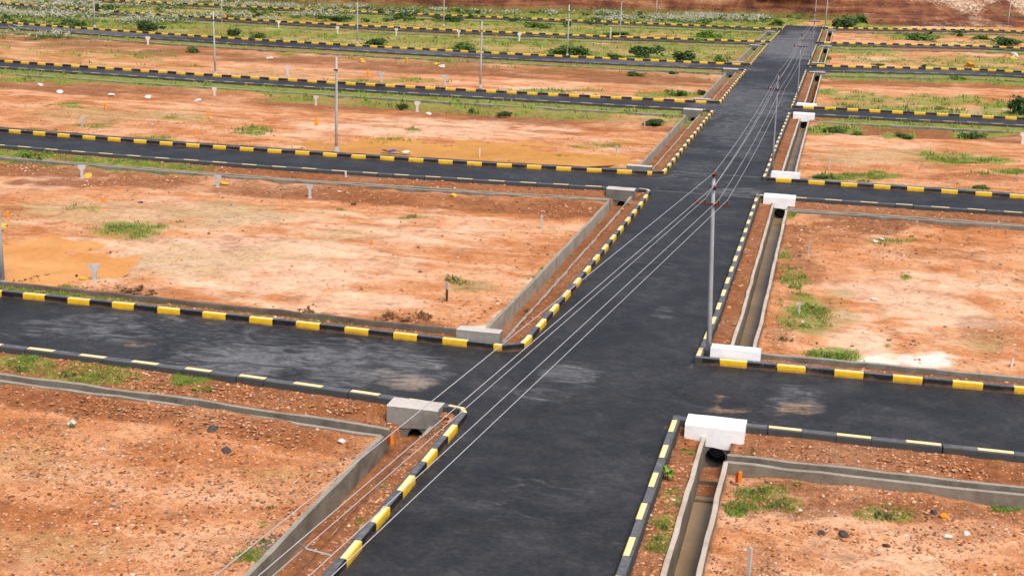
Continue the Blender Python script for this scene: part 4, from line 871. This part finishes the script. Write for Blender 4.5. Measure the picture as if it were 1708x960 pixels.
for key, mat, n, size in (('green', LEAF, 900, .13), ('dark', LEAFD, 900, .13), ('fresh', LEAFB, 700, .13), ('dry', LEAFBR, 700, .11), ('olive', LEAFY, 600, .11)):
    PROTO[key] = [bush_meshes(mat, n, size, 20+7*i+len(key), 1.0) for i in range(2)]
def weed_mesh(mat, seed, size=.10):
    rng = np.random.default_rng(seed); Vs = []
    for k in range(15):
        a = rng.random()*6.283; r = rng.random()**.6*.95; q = rng.uniform(.10, .30); V, F = leaf_cloud(34, q, q, rng.uniform(.35, 1.0), size*rng.uniform(.7, 1.3), rng, 3); V = V+np.array([math.cos(a)*r, math.sin(a)*r, 0]); Vs.append(V)
    V = np.concatenate(Vs); return fast_mesh('foliage', V, np.arange(len(V)).reshape(-1, 4), mat)
WEED = {k: [weed_mesh(m_, 50+i*3) for i in range(3)] for k, m_ in (('green', LEAF), ('dark', LEAFD), ('fresh', LEAFB), ('dry', LEAFBR), ('olive', LEAFY))}
TW = [twig_mesh(1), twig_mesh(2)]
def bush(px, py, wpx, hpx, kind, label, k=0):
    p = on(px, py); c = 2*np.linalg.norm(at(px+wpx/2, py)-at(px, py)); t = empty('shrub', tuple(p), R.uniform(0, 6))
    dist = math.sqrt(p[0]**2+p[1]**2+H*H); hm = hpx*dist/FPX
    rx = c/2.0/1.05; weed = p[1] < 112 or kind == 'olive'; f = obj('foliage', WEED[kind][k % 3] if weed else PROTO[kind][k % 2], t); s = obj('stem', TW[k % 2], t)
    if weed: hm *= .8
    f.scale = (rx, rx*.8, max(.15, hm/1.15)); s.scale = (rx*.7, rx*.6, max(.15, hm))
    tag(t, label, 'shrub', 'shrubs and bushes growing on the plots')
BU = [(63, 266, 66, 18, 'fresh', 'bright green low shrub on the verge of the second left road at the far left'), (248, 52, 60, 20, 'dark', 'dark green round bush behind the fourth left road, right of the leftmost pole'), (135, 44, 46, 12, 'green', 'green bush just left of the leftmost pole behind the fourth road'), (388, 60, 44, 14, 'dark', 'dark green bush right of the pole at the third road, behind the fourth road kerb'), (436, 64, 40, 12, 'green', 'green bush behind the fourth road kerb, left of the white markers'), (120, 40, 30, 8, 'dark', 'small dark bush behind the fourth road far left'),
      (562, 36, 60, 12, 'dark', 'dark green bush left of the middle pole behind the fifth road kerb'), (625, 75, 52, 14, 'dark', 'dark green bush right of the middle pole behind the fourth road'), (772, 82, 56, 16, 'green', 'rounded green bush left of the pole in the middle of the third road view'), (668, 32, 50, 12, 'dark', 'dark bush between the farthest and fifth roads near the centre'), (750, 36, 46, 12, 'dark', 'dark bush right of the centre pole between the farthest and fifth roads'),
      (955, 92, 74, 24, 'green', 'large bright green bush around the foot of the pole behind the fourth road'), (1072, 96, 56, 26, 'dark', 'dark straggly bush in the middle of the plot behind the fourth road'), (1140, 102, 64, 20, 'dark', 'dark green bush right of the straggly bush behind the fourth road kerb'), (1197, 103, 30, 14, 'green', 'rounded green bush nearest the main road behind the fourth road kerb'), (1030, 102, 40, 12, 'green', 'small green bush left of the straggly bush behind the fourth road'),
      (1175, 62, 60, 14, 'fresh', 'bright green spreading bush behind the fifth road near the main road'), (985, 46, 66, 12, 'dark', 'dark green wide bush hiding part of the road between the fifth and farthest kerbs'), (895, 47, 60, 10, 'green', 'low green bush left of the wide dark one between the fifth and farthest kerbs'), (1030, 58, 50, 8, 'green', 'low green bush at the foot of the pole behind the fifth road'), (1215, 50, 60, 7, 'dark', 'dark low bush overhanging the farthest road kerb'), (1168, 72, 26, 12, 'fresh', 'bright green weed bush growing over the fifth road kerb'),
      (1300, 43, 40, 14, 'green', 'green bush at the left corner where the asphalt ends'), (1402, 49, 60, 22, 'dark', 'large dark green bush right of the end of the main road'), (1440, 38, 44, 16, 'green', 'green bush right of the large dark one past the end of the main road'), (1478, 40, 52, 10, 'dark', 'low dark bush at the foot of the red bank right of the road'), (1345, 26, 60, 12, 'dark', 'dark bush at the foot of the red bank straight past the road end'), (1500, 34, 20, 8, 'green', 'small green bush at the foot of the stony hillside'),
      (1522, 66, 60, 12, 'green', 'green bush between the two farthest right roads'), (1683, 76, 56, 16, 'dark', 'dark green bush at the right edge between the two farthest right roads'), (1636, 66, 40, 8, 'green', 'low green bush left of the dark one at the right edge'), (1700, 190, 64, 36, 'dark', 'large dark green bush at the right edge above the third right road'), (1610, 20, 40, 14, 'green', 'green bush on the stony hillside at right'), (1535, 14, 30, 10, 'green', 'green bush high on the stony hillside'),
      (1140, 160, 50, 12, 'green', 'green shrub beside the drain just above the third left road'), (1172, 158, 26, 10, 'dark', 'dark shrub by the culvert above the third left road'), (672, 184, 26, 15, 'dark', 'round dark green shrub left of the broken-topped white marker'), (785, 189, 18, 10, 'dark', 'small dark green shrub alone below the third left road'), (842, 194, 40, 10, 'dark', 'low dark green shrub right of the small round one below the third left road'), (1088, 209, 50, 14, 'dark', 'low dark bush around a thin peg below the third left road'), (1052, 126, 42, 9, 'green', 'low green shrub below the fourth left road'), (1122, 126, 20, 6, 'dark', 'tiny dark shrub below the fourth left road near the main road'),
      (325, 88, 34, 12, 'green', 'green shrub left of the pole below the fourth left road'), (400, 78, 26, 7, 'green', 'small green shrub below the fourth left road right of the pole'), (930, 263, 30, 6, 'fresh', 'bright green tuft in the wet orange ground past the second left road'), (1388, 221, 44, 12, 'green', 'green weeds by the drain below the third right road, leftmost patch'), (1432, 226, 26, 9, 'green', 'green weeds below the third right road, second patch from the drain'), (1512, 230, 46, 10, 'green', 'green weeds below the third right road, middle patch'), (1618, 230, 50, 10, 'dark', 'dark green weeds below the third right road toward the right edge'), (1378, 300, 44, 13, 'green', 'grey-green shrub just above the second right road'), (1440, 303, 30, 7, 'olive', 'olive weeds above the second right road'), (1634, 315, 30, 8, 'green', 'pale green weeds behind the second right road kerb toward the right'),
      (1384, 188, 30, 9, 'green', 'green weeds right of the white culvert at the third right road'), (1420, 184, 30, 10, 'olive', 'olive weeds behind the third right road kerb'), (1570, 182, 40, 9, 'olive', 'olive weeds behind the third right road kerb in the middle'), (1382, 100, 12, 8, 'fresh', 'fresh green weed by the drain above the fourth right road'), (1470, 110, 30, 5, 'green', 'low green weed behind the fourth right road kerb'), (1540, 112, 12, 6, 'dark', 'dark weed poking above the fourth right road kerb'), (1600, 130, 50, 6, 'green', 'low green weeds below the fourth right road'),
      (760, 470, 46, 22, 'olive', 'olive shrub with thin shoots behind the dark peg'), (655, 532, 70, 18, 'dry', 'dry brown shrub against the drain wall of the nearest left road'), (515, 522, 50, 16, 'dry', 'dry brown shrub left of another on the drain wall of the nearest left road'), (700, 528, 60, 14, 'dry', 'sparse brown shrub nearest the grey parapet of the nearest left road'), (60, 472, 90, 16, 'dry', 'dry brown shrub at the edge of the puddle'), (220, 488, 100, 14, 'dry', 'long dry brown shrub right of the puddle along the drain'),
      (1338, 462, 22, 10, 'fresh', 'bright green weed clump right of the main drain, uppermost of four'), (1328, 480, 32, 14, 'fresh', 'bright green weed clump right of the main drain, second from the top'), (1352, 515, 44, 16, 'fresh', 'bright green weed clump right of the main drain by a grey peg'), (1340, 545, 30, 14, 'fresh', 'bright green weed clump just below the grey peg'), (1310, 568, 30, 14, 'green', 'green weed clump near the white culvert by the nearest right road'), (1385, 598, 60, 22, 'fresh', 'large bright green weed clump against the drain of the nearest right road'), (1352, 590, 30, 12, 'fresh', 'green weed clump left of the large one by the nearest right road'),
      (1325, 358, 14, 8, 'fresh', 'green weed right of the pipe mouth of the second right culvert'), (1483, 568, 12, 8, 'fresh', 'small fresh green weed on the pale right plot'), (1511, 461, 10, 7, 'fresh', 'lone small green weed in the middle of the right plot'), (1520, 395, 12, 6, 'green', 'green weed on the brown strip of the right plot'), (1548, 396, 14, 5, 'green', 'green weed right of another on the brown strip of the right plot'),
      (1268, 822, 44, 14, 'green', 'dark green weed patch below the drain corner on the foreground right plot'), (1300, 842, 40, 10, 'dark', 'second dark weed patch below the drain corner on the foreground right plot'), (1478, 862, 46, 14, 'dark', 'blue-green weed patch in the middle of the foreground right plot'), (1238, 852, 24, 14, 'green', 'green weeds against the drain wall on the foreground right plot'), (1665, 845, 40, 8, 'fresh', 'green weeds under the drain wall at the far right of the foreground'), (1330, 808, 20, 8, 'fresh', 'small green weeds under the drain wall of the foreground right plot'),
      (1105, 880, 26, 14, 'green', 'green weeds on the narrow verge strip between kerb and drain'), (1095, 900, 24, 12, 'green', 'green weeds low on the narrow verge strip between kerb and drain'), (1132, 842, 20, 10, 'olive', 'olive weeds halfway up the narrow verge strip between kerb and drain'), (1152, 758, 12, 8, 'fresh', 'fresh weed at the left foot of the big white headwall'), (1135, 752, 20, 9, 'green', 'green weeds in the verge corner by the big white headwall'), (1257, 770-16, 10, 6, 'fresh', 'tiny fresh weed on the verge right of the big white headwall'),
      (118, 712, 22, 14, 'fresh', 'fresh green weed beside a white stone on the foreground left plot'), (440, 905, 26, 16, 'fresh', 'bright green weed by dark gravel on the foreground left plot'), (450, 848, 18, 10, 'green', 'green weed on the earth of the foreground left plot'), (735, 700, 14, 10, 'fresh', 'green weed beside the pipe mouth of the big grey headwall'), (340, 648, 44, 12, 'fresh', 'bright green weed strip on the verge of the nearest left road'), (112, 628, 36, 12, 'green', 'green weeds on the verge of the nearest left road toward the left'), (30, 615, 40, 12, 'green', 'green weeds at the far left on the verge of the nearest left road'), (265, 640, 24, 9, 'green', 'green weed in the middle of the verge of the nearest left road'), (650, 842, 10, 8, 'fresh', 'small weed on the strip between the left drain and the kerb'), (670, 775, 10, 9, 'fresh', 'small weed high on the strip between the left drain and the kerb'),
      (908, 455, 26, 9, 'fresh', 'green weeds on the strip beside the left drain halfway along'), (948, 427, 16, 6, 'fresh', 'small green weeds farther along the strip beside the left drain'), (1046, 342, 14, 7, 'fresh', 'green weed by the pipe mouth of the second left culvert'), (878, 520, 14, 11, 'green', 'green weed near the drain end by the grey parapet'), (690, 362, 34, 7, 'olive', 'olive weed tuft on the plot below the second left road'), (570, 350, 22, 5, 'olive', 'small olive tuft on the plot below the second left road'), (200, 380, 70, 8, 'olive', 'spreading yellow-green grass patch in the middle of the left plot'), (300, 370, 20, 5, 'olive', 'olive tuft right of the yellow-green grass patch')]
for i, (px, py, wp, hp, kd, lb) in enumerate(BU): bush(px, py, wp, hp, kd, lb, i)
# one broad-leaved plant on the right verge
p = on(1114, 800); t = empty('plant', tuple(p)); mb = MB(); rr = random.Random(5)
for k in range(16):
    q = k*2.4; L_ = rr.uniform(.2, .36); up_ = rr.uniform(.12, .5); wd = .075; c, s = math.cos(q), math.sin(q)
    b0 = (0, 0, .05+k*.02); m1 = (c*L_*.55, s*L_*.55, up_*.8+.1); tip = (c*L_, s*L_, up_*.7+.08)
    mb.add([b0, (m1[0]-s*wd, m1[1]+c*wd, m1[2]), tip, (m1[0]+s*wd, m1[1]-c*wd, m1[2])], [(0, 1, 2, 3)])
mb.build('foliage', LEAFB, t); b = MB(); b.tube([(0, 0, -.05), (0, 0, .38)], [.02, .01], 6); b.build('stem', LEAF, t)
tag(t, 'bright green broad-leaved plant on the verge beside the right kerb in the foreground', 'plant')

# grass: short blades where the soil is grassy
def scatter(n, ymin, ymax, fn, rng, power=1.0, xlim=None):
    """points over the visible wedge, kept with probability fn(x, y)"""
    out = []
    while sum(len(o) for o in out) < n:
        m_ = n*6; y = ymin + (ymax-ymin)*rng.random(m_)**power; xa = -.26*0 - y*.70 - 3; xb = y*.165 + 3
        if xlim: xa = np.maximum(xa, xlim[0]); xb = np.minimum(xb, xlim[1])
        x = xa + (xb-xa)*rng.random(m_); k = rng.random(m_) < fn(x, y); out.append(np.stack([x[k], y[k]], 1))
        if len(out) > 25: break
    return np.concatenate(out)[:n]
def open_ground(x, y):
    """1 where earth is open (not road, kerb or drain)"""
    ok = ~((x > -12.9) & (x < -4.7) & (y < MAIN_END+1)); ok &= ~((x > DL_P-.15) & (x < DL_R+.15)); ok &= ~((x > DR_R-.15) & (x < DR_P+.15))
    for nm in NAMES:
        yn, yf = YL(nm+'n', x), YL(nm+'f', x)
        ok &= ~((y > yn-.35) & (y < yf+.35)); ok &= ~((y > yn-NO_P-.15) & (y < yn-NO_R+.15)); ok &= ~((y > yf+FO_R-.15) & (y < yf+FO_P+.15))
    return ok
def gzv(x, y):
    j = np.clip(np.searchsorted(U, x), 1, nc-1); out = np.empty(len(x))
    for q in range(len(x)):
        i = min(max(np.searchsorted(YY[:, j[q]], y[q]), 1), nr-1); out[q] = ZZ[i, j[q]]
    return out
rng = np.random.default_rng(11)
def blades(P, hmin, hmax, nb, spread, wd, rng):
    n = len(P); N = n*nb; base = np.repeat(P, nb, 0); a = rng.random(N)*6.283; r = rng.random(N)*spread; base[:, 0] += np.cos(a)*r; base[:, 1] += np.sin(a)*r
    h = rng.uniform(hmin, hmax, N); b = rng.random(N)*6.283; le = rng.uniform(.15, .8, N)*h; ww = (wd*rng.uniform(.6, 1.3, N))
    q = rng.random(N)*6.283; sx, sy = np.cos(q)*ww, np.sin(q)*ww
    V = np.stack([base+np.stack([-sx, -sy, -.02+0*h], 1), base+np.stack([sx, sy, -.02+0*h], 1), base+np.stack([np.cos(b)*le+sx*.3, np.sin(b)*le+sy*.3, h], 1)], 1).reshape(-1, 3)
    return V, np.arange(N*3).reshape(N, 3)
for (n, y0, y1, hm, hx, nb, spr, wd) in ((3600, 20, 62, .04, .16, 8, .16, .012), (4500, 55, 130, .06, .22, 7, .35, .025), (9000, 110, 345, .15, .55, 8, .8, .07)):
    xy = scatter(n, y0, y1, lambda x, y: np.clip(vegetated(x, y)*1.1-.2, 0, 1)*np.clip((fbm(x, y, .9, 3, .6, 21)-.40)*5, 0, 1)*open_ground(x, y), rng, .8); P = np.column_stack([xy, gzv(xy[:, 0], xy[:, 1])])
    V, F = blades(P, hm, hx, nb, spr, wd, rng); me = fast_mesh('grass', V, F, [LEAFB, LEAF, LEAFY], np.repeat(rng.choice(3, len(P), p=[.4, .15, .45]), nb))
    tag(obj('grass', me), 'short green grass and weeds on the earth', 'grass', None, 'stuff')
# tall grass with pale plumes round the far roads
def plume_fn(x, y):
    xx_, yy_ = x, y; m_ = np.zeros_like(x)
    m_ = blob_mask(xx_, yy_, [(120, 26, 140, 7, 1), (330, 36, 160, 5, .7), (560, 26, 160, 5, .6), (40, 62, 90, 6, .7), (200, 34, 120, 6, .9), (100, 108, 40, 3, .3), (20, 18, 40, 8, 1), (330, 28, 120, 7, .7), (200, 8, 220, 6, .8), (60, 55, 50, 4, .7), (90, 62, 60, 5, .6), (640, 10, 200, 5, 1), (500, 6, 100, 5, 1), (850, 18, 200, 4, 1), (1050, 22, 200, 5, .9), (1180, 30, 120, 5, 1), (1100, 34, 160, 5, .8), (430, 14, 80, 6, .9), (1240, 32, 40, 4, .8)])
    return np.clip(m_*1.1-.1, 0, 1)*np.clip((fbm(x, y, .16, 3, .6, 31)-.42)*6, 0.02, 1)*open_ground(x, y)
xy = scatter(2600, 150, 352, plume_fn, rng, .7); P = np.column_stack([xy, gzv(xy[:, 0], xy[:, 1])])
V1, F1 = blades(P, .3, .9, 14, .6, .06, rng)
hd = np.repeat(P, 10, 0); a = rng.random(len(hd))*6.283; r = .85*rng.random(len(hd))**.6; hd = hd+np.column_stack([np.cos(a)*r, np.sin(a)*r, rng.uniform(.45, 1.05, len(hd))])
u_ = rng.normal(size=(len(hd), 3)); u_ /= np.linalg.norm(u_, axis=1)[:, None]; v_ = np.cross(u_, rng.normal(size=(len(hd), 3))); v_ /= np.linalg.norm(v_, axis=1)[:, None]
s_ = rng.uniform(.15, .34, (len(hd), 1)); V2 = np.stack([hd-u_*s_, hd+v_*s_*.5, hd+u_*s_], 1).reshape(-1, 3); F2 = np.arange(len(V2)).reshape(-1, 3)
me = fast_mesh('tall_grass', np.concatenate([V1, V2]), np.concatenate([F1, F2+len(V1)]), [LEAF, PLUME], np.concatenate([np.zeros(len(F1)), np.ones(len(F2))]))
tag(obj('tall_grass', me), 'tall grass with pale plumes round the far roads', 'tall grass', None, 'stuff')

ug = []
rg = np.random.default_rng(77)
for px, py, n_, sx_, sy_ in ((900, 20, 14, 330, 5), (1150, 30, 12, 150, 4), (640, 22, 10, 160, 5), (420, 22, 10, 120, 7), (150, 20, 16, 160, 9), (1060, 44, 12, 190, 5), (760, 36, 10, 160, 4), (1340, 28, 6, 70, 4), (1450, 34, 8, 60, 5), (1600, 58, 7, 110, 4), (60, 40, 8, 70, 6)):
    for _ in range(n_):
        q = at(px+rg.uniform(-1, 1)*sx_, max(-4, py+rg.uniform(-1, 1)*sy_), -.3)
        if not open_ground(q[:1], q[1:2])[0] or q[1] > 360: continue
        wv_ = rg.uniform(.9, 2.6); V, F = leaf_cloud(110, wv_, wv_*.8, rg.uniform(.5, 1.5), .3, rg, 6); ug.append(V+np.array([q[0], q[1], gz(q[0], q[1])]))
V = np.concatenate(ug); nq = len(V)//4
tag(obj('undergrowth', fast_mesh('undergrowth', V, np.arange(len(V)).reshape(-1, 4), [LEAFD, LEAF], (rg.random(nq) < .45).astype(int))), 'green undergrowth round the far roads and along the bank', 'undergrowth', None, 'stuff')
# loose stones and clods on the earth
OCT = np.array([(1, 0, 0), (.4, .8, .1), (-.7, .6, 0), (-.9, -.3, .1), (-.1, -.9, 0), (.7, -.6, .05), (.25, .2, .75), (-.35, -.1, .65)]); OF = np.array([(0, 1, 6), (1, 2, 6), (2, 7, 6), (2, 3, 7), (3, 4, 7), (4, 6, 7), (4, 5, 6), (5, 0, 6)])
GRM = [nmat('gravel_orange', (.44, .18, .075), .95, .1), nmat('gravel_pink', (.54, .28, .16), .95, .1), nmat('gravel_brown', (.19, .075, .036), .95, .1), nmat('gravel_grey', (.15, .12, .10), .95, .1), nmat('gravel_pale', (.66, .48, .37), .95, .1)]
def clod_fn(x, y): return np.clip(strew(x, y)*(.25+1.3*np.clip(fbm(x, y, .35, 3, .6, 12)-.32, 0, 1)*2), 0, 1)*open_ground(x, y)
for (n, y0, y1, s0, s1, pw) in ((46000, 27, 62, .016, .085, 1.1), (14000, 56, 125, .03, .12, 1.0)):
    xy = scatter(n, y0, y1, clod_fn, rng, pw); P = np.column_stack([xy, gzv(xy[:, 0], xy[:, 1])]); n = len(P)
    s = s0 + (s1-s0)*rng.random(n)**3; a = rng.random(n)*6.283; sc3 = np.stack([s*rng.uniform(.8, 1.5, n), s*rng.uniform(.7, 1.2, n), s*rng.uniform(.6, 1.2, n)], 1)
    Q = OCT[None]*sc3[:, None, :]; ca, sa = np.cos(a)[:, None], np.sin(a)[:, None]; Q = np.stack([Q[..., 0]*ca-Q[..., 1]*sa, Q[..., 0]*sa+Q[..., 1]*ca, Q[..., 2]], -1)+P[:, None, :]
    F = (OF[None]+np.arange(n)[:, None, None]*8).reshape(-1, 3)
    me = fast_mesh('gravel', Q.reshape(-1, 3), F, GRM, np.repeat(rng.choice(5, n, p=[.49, .27, .16, .05, .03]), 8)); tag(obj('gravel', me), 'loose stones and clods on the red earth', 'gravel', None, 'stuff')
# dark chippings spilled by the foreground drain
xy = np.array([at(455, 920, -.3)[:2]])+rng.normal(size=(500, 2))*np.array([.35, .55]); xy = xy[open_ground(xy[:, 0], xy[:, 1])]; P = np.column_stack([xy, gzv(xy[:, 0], xy[:, 1])]); n = len(P); s = rng.uniform(.02, .055, n)
Q = OCT[None]*s[:, None, None]+P[:, None, :]; me = fast_mesh('gravel', Q.reshape(-1, 3), (OF[None]+np.arange(n)[:, None, None]*8).reshape(-1, 3), GRM[3]); tag(obj('gravel', me), 'dark chippings spilled beside the foreground left drain', 'gravel', None, 'stuff')
